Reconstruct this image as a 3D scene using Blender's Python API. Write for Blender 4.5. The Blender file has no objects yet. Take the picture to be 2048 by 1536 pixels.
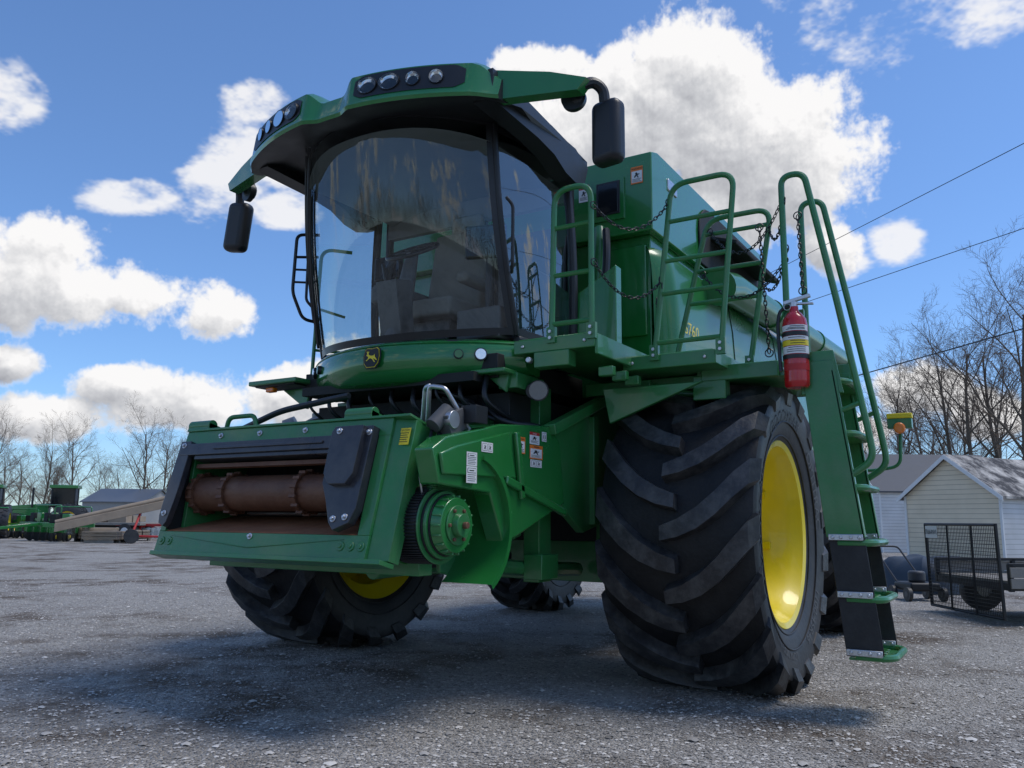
import bpy,bmesh,math,random
import numpy as np
from mathutils import Vector,Matrix
V=Vector
random.seed(7);rng=np.random.default_rng(7)
scene=bpy.context.scene
col=scene.collection
scene.view_settings.view_transform='Standard'
try: scene.view_settings.look='None'
except Exception: pass
scene.view_settings.exposure=0
# ------------------------------------------------------------------ materials
def mat(name,c,rough=.5,metal=0.,coat=0.,var=.12,scale=6.,bump=0.,bscale=80.,dirt=None,dirtamt=.5,dscale=3.,spec=.5,rvar=0.1):
    m=bpy.data.materials.new(name);m.use_nodes=True;nt=m.node_tree;N=nt.nodes;L=nt.links
    b=N["Principled BSDF"];b.inputs["Roughness"].default_value=rough;b.inputs["Metallic"].default_value=metal
    b.inputs["Coat Weight"].default_value=coat;b.inputs["Coat Roughness"].default_value=.05;b.inputs["Specular IOR Level"].default_value=spec
    tc=N.new("ShaderNodeTexCoord");n=N.new("ShaderNodeTexNoise");n.inputs["Scale"].default_value=scale;n.inputs["Detail"].default_value=3
    L.new(tc.outputs["Object"],n.inputs["Vector"])
    mx=N.new("ShaderNodeMix");mx.data_type='RGBA'
    mx.inputs[6].default_value=(c[0]*(1-var),c[1]*(1-var),c[2]*(1-var),1);mx.inputs[7].default_value=(c[0]*(1+var),c[1]*(1+var),c[2]*(1+var),1)
    L.new(n.outputs["Fac"],mx.inputs[0]);out=mx.outputs[2]
    if dirt:
        n2=N.new("ShaderNodeTexNoise");n2.inputs["Scale"].default_value=dscale;n2.inputs["Detail"].default_value=6;n2.inputs["Roughness"].default_value=.7
        L.new(tc.outputs["Object"],n2.inputs["Vector"])
        mr=N.new("ShaderNodeMapRange");mr.inputs[1].default_value=.42;mr.inputs[2].default_value=.72;mr.inputs[4].default_value=dirtamt
        L.new(n2.outputs["Fac"],mr.inputs[0])
        m2=N.new("ShaderNodeMix");m2.data_type='RGBA';m2.inputs[7].default_value=(*dirt,1);L.new(out,m2.inputs[6]);L.new(mr.outputs[0],m2.inputs[0]);out=m2.outputs[2]
    L.new(out,b.inputs["Base Color"])
    if rvar:
        mr=N.new("ShaderNodeMapRange");mr.inputs[3].default_value=max(0,rough-rvar);mr.inputs[4].default_value=min(1,rough+rvar);L.new(n.outputs["Fac"],mr.inputs[0]);L.new(mr.outputs[0],b.inputs["Roughness"])
    if bump:
        n3=N.new("ShaderNodeTexNoise");n3.inputs["Scale"].default_value=bscale;n3.inputs["Detail"].default_value=2;L.new(tc.outputs["Object"],n3.inputs["Vector"])
        bp=N.new("ShaderNodeBump");bp.inputs["Strength"].default_value=bump;bp.inputs["Distance"].default_value=.01;L.new(n3.outputs["Fac"],bp.inputs["Height"]);L.new(bp.outputs[0],b.inputs["Normal"])
    return m
GREEN=mat("green_paint",(.018,.180,.038),.24,0,.75,.1,5,.04,10,dirt=(.06,.15,.06),dirtamt=.15,dscale=4)
GREENP=mat("green_panel_paint",(.017,.165,.034),.30,0,.35,.1,3,.05,6,dirt=(.06,.15,.06),dirtamt=.2,dscale=3,spec=.45)
GREENF=mat("green_frame_paint",(.024,.185,.048),.36,0,.35,.15,8,.1,60,dirt=(.12,.17,.10),dirtamt=.35,dscale=7)
YELLOW=mat("yellow_paint",(.85,.66,.008),.38,0,.4,.06,4,.03,40,dirt=(.5,.42,.1),dirtamt=.15,dscale=6)
RUBBER=mat("tyre_rubber",(.008,.008,.009),.6,0,0,.35,5,.35,45,dirt=(.035,.034,.032),dirtamt=.5,dscale=5,spec=.4)
RUBLUG=mat("tyre_lug_rubber",(.022,.022,.024),.44,0,0,.35,7,.35,30,dirt=(.12,.117,.11),dirtamt=.6,dscale=9,spec=.5)
RUBSIDE=mat("tyre_sidewall_rubber",(.020,.020,.022),.50,0,0,.3,4,.2,30,dirt=(.085,.083,.078),dirtamt=.5,dscale=4,spec=.5)
RUBTXT=mat("tyre_lettering",(.10,.10,.10),.6)
BLACK=mat("black_plastic",(.013,.014,.016),.40,0,0,.2,8,.1,120)
BLACKG=mat("black_gloss_plate",(.024,.026,.034),.3,0,.2,.2,6,.08,20,dirt=(.10,.095,.085),dirtamt=.45,dscale=6)
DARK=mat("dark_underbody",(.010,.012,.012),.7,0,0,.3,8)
STEEL=mat("zinc_steel",(.55,.56,.58),.35,.9,0,.15,20)
RUST=mat("rusty_steel",(.13,.055,.03),.55,.25,0,.35,7,.25,50,dirt=(.22,.12,.07),dirtamt=.5,dscale=6)
RUSTF=mat("rusty_floor",(.28,.11,.05),.7,.1,0,.4,10,.3,60,dirt=(.40,.21,.10),dirtamt=.5,dscale=9)
WHITE=mat("white_sticker",(.75,.75,.73),.5,var=.03)
ORANGE=mat("warning_orange",(.75,.18,.02),.5,var=.05)
REDST=mat("danger_red",(.45,.02,.02),.5,var=.05)
YELST=mat("decal_yellow",(.85,.65,.02),.45,var=.05)
INK=mat("sticker_ink",(.02,.02,.02),.6,var=.05)
REDP=mat("red_enamel",(.50,.008,.012),.22,0,.6,.08)
AMBER=mat("amber_lens",(.9,.22,.01),.15,0,.5,.05)
SEAT=mat("seat_fabric",(.20,.19,.165),.8,var=.25,bump=.3,bscale=200)
LINER=mat("headliner",(.24,.25,.25),.85,var=.15,scale=3)
CONS=mat("grey_console",(.09,.09,.09),.55,var=.2)
SCREEN=mat("dark_screen",(.01,.012,.015),.12)
LAMPG=mat("lamp_grey_glass",(.22,.23,.24),.15,.4,0,.1,60)
CONC=mat("pale_wood",(.32,.25,.18),.8,var=.3,scale=3)
def glassmat(name,tint,refl=1.0,ior=1.5,add=.02):
    m=bpy.data.materials.new(name);m.use_nodes=True;nt=m.node_tree;N=nt.nodes;L=nt.links
    for n in list(N):N.remove(n)
    o=N.new("ShaderNodeOutputMaterial");t=N.new("ShaderNodeBsdfTransparent");t.inputs[0].default_value=(*tint,1)
    g=N.new("ShaderNodeBsdfGlossy");g.inputs["Roughness"].default_value=.006;g.inputs[0].default_value=(.90,.97,1.0,1)
    fr=N.new("ShaderNodeFresnel");fr.inputs[0].default_value=ior
    tc=N.new("ShaderNodeTexCoord");n=N.new("ShaderNodeTexNoise");n.inputs["Scale"].default_value=1.2;n.inputs["Detail"].default_value=0;L.new(tc.outputs["Object"],n.inputs["Vector"])
    bp=N.new("ShaderNodeBump");bp.inputs["Strength"].default_value=.15;bp.inputs["Distance"].default_value=.03;L.new(n.outputs["Fac"],bp.inputs["Height"]);L.new(bp.outputs[0],g.inputs["Normal"])
    mm=N.new("ShaderNodeMath");mm.operation='MULTIPLY_ADD';mm.inputs[1].default_value=refl;mm.inputs[2].default_value=add;L.new(fr.outputs[0],mm.inputs[0])
    mx=N.new("ShaderNodeMixShader");L.new(mm.outputs[0],mx.inputs[0]);L.new(t.outputs[0],mx.inputs[1]);L.new(g.outputs[0],mx.inputs[2]);L.new(mx.outputs[0],o.inputs[0]);return m
GLASS=glassmat("cab_glass",(.93,.985,.985),.30,1.5,.055)
GLASSD=glassmat("side_glass",(.80,.88,.88),.9,1.5,.12)
LENS=mat("lamp_reflector",(.8,.8,.8),.12,.85,0,.1,60)
LENSG=glassmat("lamp_lens",(.9,.9,.9),1.0)
# ------------------------------------------------------------------ text cache
_tc={}
def tmesh(body):
    if body in _tc:return _tc[body]
    cu=bpy.data.curves.new("t","FONT");cu.body=body;cu.size=1;cu.resolution_u=3
    o=bpy.data.objects.new("t",cu);col.objects.link(o);bpy.context.view_layer.update()
    me=bpy.data.meshes.new_from_object(o.evaluated_get(bpy.context.evaluated_depsgraph_get()))
    vs=[(v.co.x,v.co.y) for v in me.vertices];fs=[tuple(p.vertices) for p in me.polygons]
    x0=min(v[0] for v in vs);x1=max(v[0] for v in vs);y0=min(v[1] for v in vs);y1=max(v[1] for v in vs)
    s=1/(y1-y0);vs=[((v[0]-(x0+x1)/2)*s,(v[1]-(y0+y1)/2)*s) for v in vs]
    bpy.data.objects.remove(o);bpy.data.curves.remove(cu);bpy.data.meshes.remove(me)
    _tc[body]=(vs,fs,(x1-x0)*s);return _tc[body]
for s in ["S760","DANGER","WARNING","CAUTION","GOODYEAR","OPTITRAC","1100/45R46","LOW SIDEWALL","TR664NVL"]:tmesh(s)
# ------------------------------------------------------------------ mesh builder
def perp(d):
    d=V(d).normalized();a=V((0,0,1)) if abs(d.z)<.9 else V((1,0,0))
    x=d.cross(a).normalized();return x,d.cross(x).normalized()
def fillet(path,rad,n=5):
    P=[V(p) for p in path];out=[P[0]]
    for i in range(1,len(P)-1):
        a=(P[i-1]-P[i]);b=(P[i+1]-P[i]);r=min(rad,a.length*.48,b.length*.48)
        s=P[i]+a.normalized()*r;e=P[i]+b.normalized()*r
        for k in range(n+1):
            t=k/n;out.append(s*(1-t)**2+P[i]*2*t*(1-t)+e*t*t)
    out.append(P[-1]);return out
class MB:
    def __init__(s):s.v=[];s.f=[];s.m=[];s.mats=[]
    def add(s,vs,fs,m):
        if m not in s.mats:s.mats.append(m)
        i=s.mats.index(m);o=len(s.v);s.v+=[tuple(v) for v in vs]
        for f in fs:s.f.append(tuple(o+k for k in f));s.m.append(i)
        return s
    def box(s,c,sz,m,rot=None):
        vs=[]
        for x in(-.5,.5):
            for y in(-.5,.5):
                for z in(-.5,.5):
                    p=V((x*sz[0],y*sz[1],z*sz[2]))
                    if rot is not None:p=rot@p
                    vs.append(p+V(c))
        return s.add(vs,[(0,1,3,2),(4,6,7,5),(0,4,5,1),(2,3,7,6),(0,2,6,4),(1,5,7,3)],m)
    def cyl(s,p0,p1,r0,m,r1=None,n=20,cap=True):
        r1=r0 if r1 is None else r1;p0=V(p0);p1=V(p1);x,y=perp(p1-p0);vs=[]
        for p,r in((p0,r0),(p1,r1)):
            for k in range(n):
                a=2*math.pi*k/n;vs.append(p+x*math.cos(a)*r+y*math.sin(a)*r)
        fs=[(k,(k+1)%n,n+(k+1)%n,n+k) for k in range(n)]
        if cap:fs+=[tuple(range(n)),tuple(range(n,2*n))]
        return s.add(vs,fs,m)
    def tube(s,path,r,m,n=8,closed=False):
        P=[V(p) for p in path];vs=[];x=None;K=len(P)
        for i in range(K):
            if closed:d=P[(i+1)%K]-P[i-1]
            else:d=P[min(i+1,K-1)]-P[max(i-1,0)]
            d.normalize()
            if x is None:x,_=perp(d)
            x=(x-d*x.dot(d)).normalized();y=d.cross(x)
            for k in range(n):
                a=2*math.pi*k/n;vs.append(P[i]+x*math.cos(a)*r+y*math.sin(a)*r)
        fs=[]
        for i in range(K if closed else K-1):
            j=(i+1)%K
            for k in range(n):fs.append((i*n+k,i*n+(k+1)%n,j*n+(k+1)%n,j*n+k))
        if not closed:fs+=[tuple(range(n)),tuple(range((K-1)*n,K*n))]
        return s.add(vs,fs,m)
    def prism(s,pts,ext,m):
        P=[V(p) for p in pts];e=V(ext);n=len(P)
        return s.add(P+[p+e for p in P],[tuple(range(n)),tuple(range(2*n-1,n-1,-1))]+[(k,(k+1)%n,n+(k+1)%n,n+k) for k in range(n)],m)
    def lathe(s,prof,o,axis,m,n=48,closed=False,mfn=None):
        o=V(o);ax=V(axis).normalized();x,y=perp(ax);vs=[];K=len(prof)
        for r,h in prof:
            for k in range(n):
                a=2*math.pi*k/n;vs.append(o+ax*h+x*math.cos(a)*r+y*math.sin(a)*r)
        base=len(s.v);s.v+=[tuple(v) for v in vs]
        for i in range(K if closed else K-1):
            j=(i+1)%K;mm=m if mfn is None else mfn(i)
            if mm not in s.mats:s.mats.append(mm)
            mi=s.mats.index(mm)
            for k in range(n):s.f.append((base+i*n+k,base+i*n+(k+1)%n,base+j*n+(k+1)%n,base+j*n+k));s.m.append(mi)
        return s
    def grid(s,fn,nu,nv,m,mfn=None):
        vs=[fn(i/nu,j/nv) for j in range(nv+1) for i in range(nu+1)]
        fs=[(i+j*(nu+1),i+1+j*(nu+1),i+1+(j+1)*(nu+1),i+(j+1)*(nu+1)) for j in range(nv) for i in range(nu)]
        if mfn is None:return s.add(vs,fs,m)
        o=len(s.v);s.v+=[tuple(v) for v in vs]
        for idx,f in enumerate(fs):
            mm=mfn((idx%nu+.5)/nu,(idx//nu+.5)/nv)
            if mm not in s.mats:s.mats.append(mm)
            s.f.append(tuple(o+k for k in f));s.m.append(s.mats.index(mm))
        return s
    def text(s,body,h,c,xd,yd,m,sx=1.):
        vs,fs,w=tmesh(body);c=V(c);xd=V(xd);yd=V(yd)
        return s.add([c+xd*(a*h*sx)+yd*(b*h) for a,b in vs],fs,m)
    def torus(s,c,ax,R,r,m,n=24,k=8):
        x,y=perp(ax);return s.tube([V(c)+x*math.cos(2*math.pi*i/n)*R+y*math.sin(2*math.pi*i/n)*R for i in range(n)],r,m,k,True)
    def sphere(s,c,r,m,n=12,sc=(1,1,1)):
        c=V(c);vs=[];h=n//2
        for j in range(1,h):
            t=math.pi*j/h
            for k in range(n):
                a=2*math.pi*k/n;vs.append(c+V((math.sin(t)*math.cos(a)*r*sc[0],math.sin(t)*math.sin(a)*r*sc[1],math.cos(t)*r*sc[2])))
        fs=[(j*n+k,j*n+(k+1)%n,(j+1)*n+(k+1)%n,(j+1)*n+k) for j in range(h-2) for k in range(n)]
        vs+=[c+V((0,0,r*sc[2])),c-V((0,0,r*sc[2]))];t=len(vs)-2
        fs+=[(k,(k+1)%n,t) for k in range(n)]+[((h-2)*n+k,(h-2)*n+(k+1)%n,t+1) for k in range(n)]
        return s.add(vs,fs,m)
    def mesh(s,name,ang=35,recalc=True):
        me=bpy.data.meshes.new(name);me.from_pydata(s.v,[],s.f)
        for m in s.mats:me.materials.append(m)
        me.polygons.foreach_set("material_index",s.m);me.polygons.foreach_set("use_smooth",[True]*len(s.f))
        if recalc:
            b=bmesh.new();b.from_mesh(me);bmesh.ops.recalc_face_normals(b,faces=b.faces);b.to_mesh(me);b.free()
        me.set_sharp_from_angle(angle=math.radians(ang));return me
    def build(s,name,parent=None,bevel=0,label=None,ang=35,loc=None,recalc=True,seg=2):
        o=bpy.data.objects.new(name,s.mesh(name,ang,recalc));col.objects.link(o)
        if parent:o.parent=parent
        if loc:o.location=loc
        if bevel:
            b=o.modifiers.new("b","BEVEL");b.width=bevel;b.segments=seg;b.limit_method='ANGLE';b.angle_limit=math.radians(40)
        if label:o["label"]=label
        return o
def thing(name,loc,label,cat,group=None,rot=0):
    e=bpy.data.objects.new(name,None);e.empty_display_size=.2;e.location=loc;e.rotation_euler=(0,0,rot);col.objects.link(e)
    e["label"]=label;e["category"]=cat
    if group:e["group"]=group
    return e
# ================================================================== COMBINE
CO=thing("combine_harvester",(0,0,0),"large green combine with glass cab, huge tyres and yellow rims","combine harvester")
# ---------------- wheels
PR=[(.60,.40),(.635,.435),(.70,.465),(.80,.492),(.88,.503),(.925,.506),(.955,.496),(.972,.460),(.984,.35),(.990,.18),(.992,0)]
LG=[(.991,-.045,.080,0.,.046),(.990,.07,.088,.030,.055),(.987,.19,.092,.085,.064),(.981,.30,.096,.165,.072),(.973,.395,.100,.260,.079),(.957,.468,.090,.345,.082),(.930,.500,.058,.395,.078),(.875,.505,.010,.425,.070)]
def wheel(name,cx,cy,cz,R,W,rimR,nl,side,txt,inset=.05):
    hub=MB();k=(R-rimR)/(1.08-.6)
    fr=lambda r:rimR+(r-.6)*k
    fy=lambda y:y*W/1.1
    h0=side*inset
    hub.lathe([(.06,.16),(.14,.15),(.15,.03),(.26*rimR/.6,.02),(rimR*.55,-.01),(rimR*.75,.05),(rimR*.905,.045),(rimR*.905,.02),(rimR*.5,-.03),(.1,-.03)],(cx,cy+h0,cz),(0,side,0),YELLOW,48)
    for i in range(10):
        a=i*math.pi/5;hub.cyl((cx+.2*math.cos(a),cy+h0+side*.0,cz+.2*math.sin(a)),(cx+.2*math.cos(a),cy+h0+side*.06,cz+.2*math.sin(a)),.018,STEEL,n=6)
    hub.cyl((cx,cy+h0+side*.1,cz),(cx,cy+h0+side*.2,cz),.09,GREENF)
    H=hub.build(name,CO)
    rim=MB();e=.42*W/1.1
    rim.lathe([(rimR+.035,-e-.01),(rimR+.04,-e),(rimR+.0,-e+.02),(rimR-.015,-e+.08),(rimR-.05,-e+.12),(rimR-.055,-.05),(rimR-.055,e-.20),(rimR-.035,e-.17),(rimR-.035,e-.11),(rimR-.012,e-.08),(rimR-.008,e-.02),(rimR+.012,e-.004),(rimR+.035,e+.006),(rimR+.038,e+.012),(rimR+.03,e+.02),(rimR-.006,e+.006),(rimR-.03,e-.06),(rimR-.055,e-.1),(rimR-.058,e-.16),(rimR-.085,e-.21),(rimR-.085,-e+.1),(rimR-.03,-e+.05),(rimR+.03,-e-.02)],(cx,cy,cz),(0,side,0),YELLOW,72,True)
    for i in range(8):
        a=i*math.pi/4+.2;rim.box((cx+(rimR-.09)*math.cos(a),cy+side*(e-.24),cz+(rimR-.09)*math.sin(a)),(.05,.06,.05),YELLOW,Matrix.Rotation(-a,3,'Y'))
    rim.build("rim",H)
    t=MB();prof=[(fr(r),fy(y)) for r,y in PR]+[(fr(r),-fy(y)) for r,y in PR[-2::-1]]
    t.lathe(prof,(cx,cy,cz),(0,side,0),RUBBER,120,mfn=lambda i:RUBSIDE if (i<6 or i>13) else RUBBER)
    for rr_,yy_ in((.665,.452),(.76,.486)):
        t.torus((cx,cy+side*fy(yy_),cz),(0,1,0),fr(rr_),.006,RUBSIDE,96,6);t.torus((cx,cy-side*fy(yy_),cz),(0,1,0),fr(rr_),.006,RUBSIDE,96,6)
    for sd in(1,-1):
        for i in range(nl):
            ph0=2*math.pi*(i+(.5 if sd<0 else 0))/nl;vs=[];fs=[];K=len(LG);sc=18/nl
            for q,(r,y,hh,ph,hw) in enumerate(LG):
                r0,y0=fr(r),fy(y);a,b=LG[max(q-1,0)],LG[min(q+1,K-1)]
                tr,ty=b[0]-a[0],b[1]-a[1];nn=math.hypot(tr,ty);nr,ny=ty/nn,-tr/nn
                hh*=k if k<1 else 1
                rt,yt=r0+nr*hh,y0+ny*hh*.6;r0-=nr*.01;y0-=ny*.01
                for(rr,yy,w) in((r0,y0,-hw-.010),(rt,yt,-hw+.008),(rt,yt,hw-.008),(r0,y0,hw+.010)):
                    an=ph0+(ph*1.0+w)*sc
                    vs.append(V((cx+rr*math.cos(an),cy+sd*yy,cz+rr*math.sin(an))))
            for q in range(K-1):
                o=4*q;fs+=[(o,o+1,o+5,o+4),(o+1,o+2,o+6,o+5),(o+2,o+3,o+7,o+6)]
            fs+=[(0,1,2,3),(4*K-4,4*K-3,4*K-2,4*K-1)]
            t.add(vs,fs,RUBLUG)
    if txt:
        for body,r0,h,th0 in(("GOODYEAR",.80,.085,-.10),("OPTITRAC",.80,.075,1.15),("1100/45R46",.80,.06,2.45),("LOW SIDEWALL",.80,.05,3.55),("GOODYEAR",.80,.085,4.75)):
            vs,fs,w=tmesh(body)
            o=[]
            for a,b in vs:
                rr=r0+b*h;an=th0+a*h*1.25/r0
                yy=np.interp(rr,[p[0] for p in PR[:6]],[p[1] for p in PR[:6]])
                o.append(V((cx-rr*math.sin(an)*1.0,cy+side*(yy+.006),cz+rr*math.cos(an))))
            t.add(o,fs,RUBTXT)
    nv=[]
    for x,y,z in t.v:
        d=max(0,.20-z)
        y=y+(y-cy)*d*.15
        if z<.012:z=.012-(.012-z)*.10
        nv.append((x,y,max(z,.001)))
    t.v=nv
    t.build("tyre",H,ang=28,recalc=True,bevel=.010,seg=2)
    return H
wheel("front_wheel",0,1.795,1.03,1.08,1.1,.60,17,1,True,.02)
wheel("front_wheel",0,-1.795,1.03,1.08,1.1,.60,17,-1,False,.02)
wheel("rear_wheel",-3.55,1.75,.82,.86,.80,.36,17,1,False,.0)
wheel("rear_wheel",-3.55,-1.75,.82,.86,.80,.36,17,-1,False,.0)
# ---------------- chassis
c=MB()
c.box((0,0,.80),(.34,2.5,.30),GREENF);c.box((0,1.08,.98),(.5,.30,.62),GREENF);c.box((0,-1.08,.98),(.5,.30,.62),GREENF)
c.cyl((0,1.2,1.03),(0,1.8,1.03),.16,GREENF);c.cyl((0,-1.2,1.03),(0,-1.8,1.03),.16,GREENF)
c.box((-2.0,0,1.45),(4.4,1.9,1.0),DARK)
c.box((.75,0,1.55),(1.2,1.7,.75),DARK)
c.box((-3.55,0,.82),(.22,2.8,.24),GREENF)
c.box((1.0,.86,1.35),(.16,.12,1.3),GREENF);c.box((1.0,-.86,1.35),(.16,.12,1.3),GREENF)
c.box((1.02,.90,.80),(.22,.14,.16),GREENF)
c.tube([(1.9,.75,.86),(1.0,.80,.78),(.3,.8,.75)],.05,GREENF);c.tube([(1.9,-.75,.86),(1.0,-.80,.78),(.3,-.8,.75)],.05,GREENF)
c.cyl((2.2,.62,.86),(1.0,.62,.86),.045,DARK);c.cyl((2.0,.3,.8),(.6,.3,.84),.06,GREENF);c.box((2.2,0,.84),(.12,1.7,.09),GREENF)
c.prism([(1.25,1.02,1.69),(.15,1.02,2.08),(.15,1.02,1.15),(.75,1.02,1.02),(1.06,1.02,1.19)],(0,.06,0),GREENF)
c.prism([(1.25,-1.02,1.69),(.15,-1.02,2.08),(.15,-1.02,1.15),(.75,-1.02,1.02),(1.06,-1.02,1.19)],(0,-.06,0),GREENF)
c.box((.72,1.10,1.87),(1.15,.08,.07),GREENF,Matrix.Rotation(math.radians(20),3,'Y'))
c.box((.62,1.095,1.45),(.08,.05,.75),GREENF)
c.box((.9,0,2.08),(1.2,1.7,.16),DARK);c.box((1.28,.9,1.98),(.35,.14,.1),GREENF)
c.box((.5,1.5,2.03),(.10,1.0,.09),GREENF);c.box((-.4,1.5,2.03),(.10,1.0,.09),GREENF);c.prism([(.75,1.25,1.99),(.75,1.95,1.99),(.75,1.3,1.75)],(.04,0,0),GREENF)
for i,(y,z,r) in enumerate(((.55,1.98,.018),(.62,1.93,.014),(.7,1.95,.016),(.8,1.9,.014),(.9,1.9,.02))):
    c.tube(fillet([(1.35,y-.3,z),(1.5,y,z-.08-.03*i),(1.25,y+.15,z-.2),(.9,y+.05,z-.35)],.12),r,BLACK)
c.cyl((1.25,.98,1.93),(1.33,1.02,1.92),.055,BLACK);
for i in range(9):
    y=-.75+i*.19;c.tube(fillet([(1.5,y,2.03),(1.62,y+.05,1.9-.03*(i%3)),(1.4,y+.1,1.75),(1.0,y,1.7)],.1),.012+.004*(i%3),BLACK,6)
c.build("chassis",CO,bevel=.008)
# ---------------- feeder house
fu=V((-.26,0,.9656));fn=V((.9656,0,.26));F0=V((2.63,0,.87))
def Fp(y,t,d=0):return F0+V((0,y,0))+fu*t+fn*d
FR=Matrix((fn,(0,1,0),fu)).transposed()
def fbox(m,y0,y1,t0,t1,d0,d1,mt):m.box(Fp((y0+y1)/2,(t0+t1)/2,(d0+d1)/2),(abs(d1-d0),y1-y0,t1-t0),mt,FR)
f=MB()
fbox(f,-.92,.78,.025,.150,-.10,0,GREENF);fbox(f,-.93,.90,.0,.025,-.10,.018,GREENF)
fbox(f,-.92,-.87,.150,.70,-.10,0,GREENF);fbox(f,.70,.78,.150,.70,-.10,0,GREENF);fbox(f,-.935,.78,.70,.80,-.10,0,GREENF)
fbox(f,-.935,.90,.80,.815,-.14,.012,GREENF)
f.prism([Fp(.78,.03,-.02),Fp(.90,.03,-.05),Fp(.90,.80,-.05),Fp(.78,.80,-.02)],fn*-.05,GREENF)
f.prism([Fp(.895,.03,-.05),Fp(.895,.80,-.05),Fp(.895,.80,-.24),Fp(.895,.60,-.26),Fp(.895,.45,-.16),Fp(.895,.03,-.14)],(0,-.03,0),GREENF)
for i in range(6):fbox(f,.81,.824,.12+i*.11,.16+i*.11,-.04,-.031,DARK)
for i in range(5):fbox(f,.852,.864,.10+i*.13,.14+i*.13,-.052,-.044,DARK)
f.prism([Fp(-.8,.125,-.001),Fp(-.1,.07,-.001),Fp(.62,.125,-.001),Fp(-.1,.062,-.001)],fn*.006,GREENF)
for y in(-.87,-.80,.60,.67,.74):
    f.cyl(Fp(y,.09,0),Fp(y,.09,.006),.026,GREENF,n=20);f.cyl(Fp(y,.09,.006),Fp(y,.09,.012),.012,GREENF,n=8)
for y in(-.86,.50):
    fbox(f,y-.09,y+.11,.815,.86,-.12,.0,GREENF);f.cyl(Fp(y-.09,.85,-.03),Fp(y+.11,.85,-.03),.035,GREENF)
f.prism([(2.42,-.86,1.60),(2.50,-.86,.92),(1.0,-.72,1.05),(.95,-.72,1.85)],(0,.03,0),GREENF)
f.prism([(2.42,.70,1.60),(2.50,.70,.92),(1.0,.70,1.05),(.95,.70,1.85)],(0,.03,0),GREENF)
f.add([(2.36,-.86,1.62),(2.36,.73,1.62),(.95,.73,1.88),(.95,-.75,1.88)],[(0,1,2,3)],GREENF)
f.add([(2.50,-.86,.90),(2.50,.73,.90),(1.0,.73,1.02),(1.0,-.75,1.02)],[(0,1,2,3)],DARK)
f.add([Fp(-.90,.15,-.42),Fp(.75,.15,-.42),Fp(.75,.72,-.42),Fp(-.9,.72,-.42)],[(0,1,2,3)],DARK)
f.tube(fillet([(2.05,-.85,1.70),(2.05,-.5,1.80),(2.05,.1,1.86)],.1),.022,BLACK)
f.tube(fillet([(2.3,-.72,1.66),(2.3,-.70,1.74),(2.25,-.52,1.75),(2.25,-.5,1.68)],.04),.016,GREENF)
f.tube(fillet([(2.15,.80,1.62),(2.22,.86,1.84),(2.22,.97,1.82),(2.05,1.02,1.60)],.03),.014,STEEL)
f.tube(fillet([(2.12,.74,1.62),(2.18,.80,1.84),(2.22,.86,1.84)],.03),.014,STEEL)
f.box((2.18,.98,1.63),(.16,.10,.12),CONS,Matrix.Rotation(.4,3,'Y'));f.cyl((2.22,.95,1.64),(2.22,1.04,1.64),.05,STEEL);f.box((2.06,1.06,1.68),(.12,.1,.10),BLACK)
f.cyl((2.30,.95,1.60),(2.20,.98,1.70),.045,CONS)
f.tube(fillet([(2.28,.93,1.58),(2.36,.96,1.45),(2.38,.94,1.3)],.06),.01,BLACK,6);f.tube(fillet([(2.30,.92,1.52),(2.40,.94,1.35),(2.36,.94,1.22)],.06),.007,STEEL,6)
f.tube(fillet([(2.20,.93,1.60),(2.30,1.0,1.50),(2.26,.98,1.36),(2.18,.94,1.3)],.06),.013,BLACK,6)
for i in range(7):f.torus((2.30,.96,1.33-.012*i),(0,.1,1),.028,.005,GREENF,14,5)
f.cyl((2.28,.92,1.50),(2.28,.99,1.50),.05,GREENF);f.cyl((2.24,.92,1.38),(2.24,.99,1.38),.045,GREENF)
FH=f.build("feeder_house",CO,bevel=.006)
t=MB()
fbox(t,-.90,.68,.625,.70,0,.045,BLACKG);fbox(t,-.76,.46,.60,.625,-.05,.03,BLACKG)
fbox(t,-.58,.34,.655,.672,.045,.055,BLACKG)
t.prism([Fp(y,tt,0.002) for y,tt in [(.44,.74),(.70,.74),(.70,.28),(.67,.20),(.57,.16),(.53,.20),(.47,.33),(.42,.42),(.42,.70)]],fn*.055,BLACKG)
t.prism([Fp(y,tt,0.05) for y,tt in [(.46,.73),(.66,.73),(.66,.46),(.62,.40),(.50,.40),(.45,.46),(.44,.70)]],fn*.045,BLACKG)
t.prism([Fp(y,tt,0.002) for y,tt in [(-.82,.72),(-.915,.72),(-.915,.24),(-.90,.19),(-.85,.17),(-.83,.20),(-.815,.33),(-.81,.42),(-.81,.69)]],fn*.04,BLACKG)
for y,tt in((-.60,.76),(-.25,.76),(.13,.76),(.50,.70),(.68,.70),(-.87,.69),(-.87,.25),(.64,.23),(.56,.22),(-.1,.13)):
    d=0 if tt>.75 or tt<.15 else (.057 if y>0 else .042)
    if y==.50:d=.095
    t.cyl(Fp(y,tt,d),Fp(y,tt,d+.006),.019,STEEL,n=18);t.cyl(Fp(y,tt,d+.006),Fp(y,tt,d+.018),.011,STEEL,n=6)
t.build("trim_plate",FH,bevel=.010,seg=3)
d=MB();dc=lambda y:Fp(y,.43,-.15)
d.cyl(dc(-.85),dc(.66),.108,RUST,n=40)
for y in(-.80,-.52,.10):
    d.cyl(dc(y),dc(y+.03),.126,RUST,n=40)
    for i in range(14):
        a=i*2*math.pi/14;p=dc(y+.015)+fn*math.cos(a)*.126+fu*math.sin(a)*.126;d.box(p,(.016,.05,.016),RUST,FR)
d.build("drum",FH,label="rust-brown front drum with bolted rings")
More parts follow.
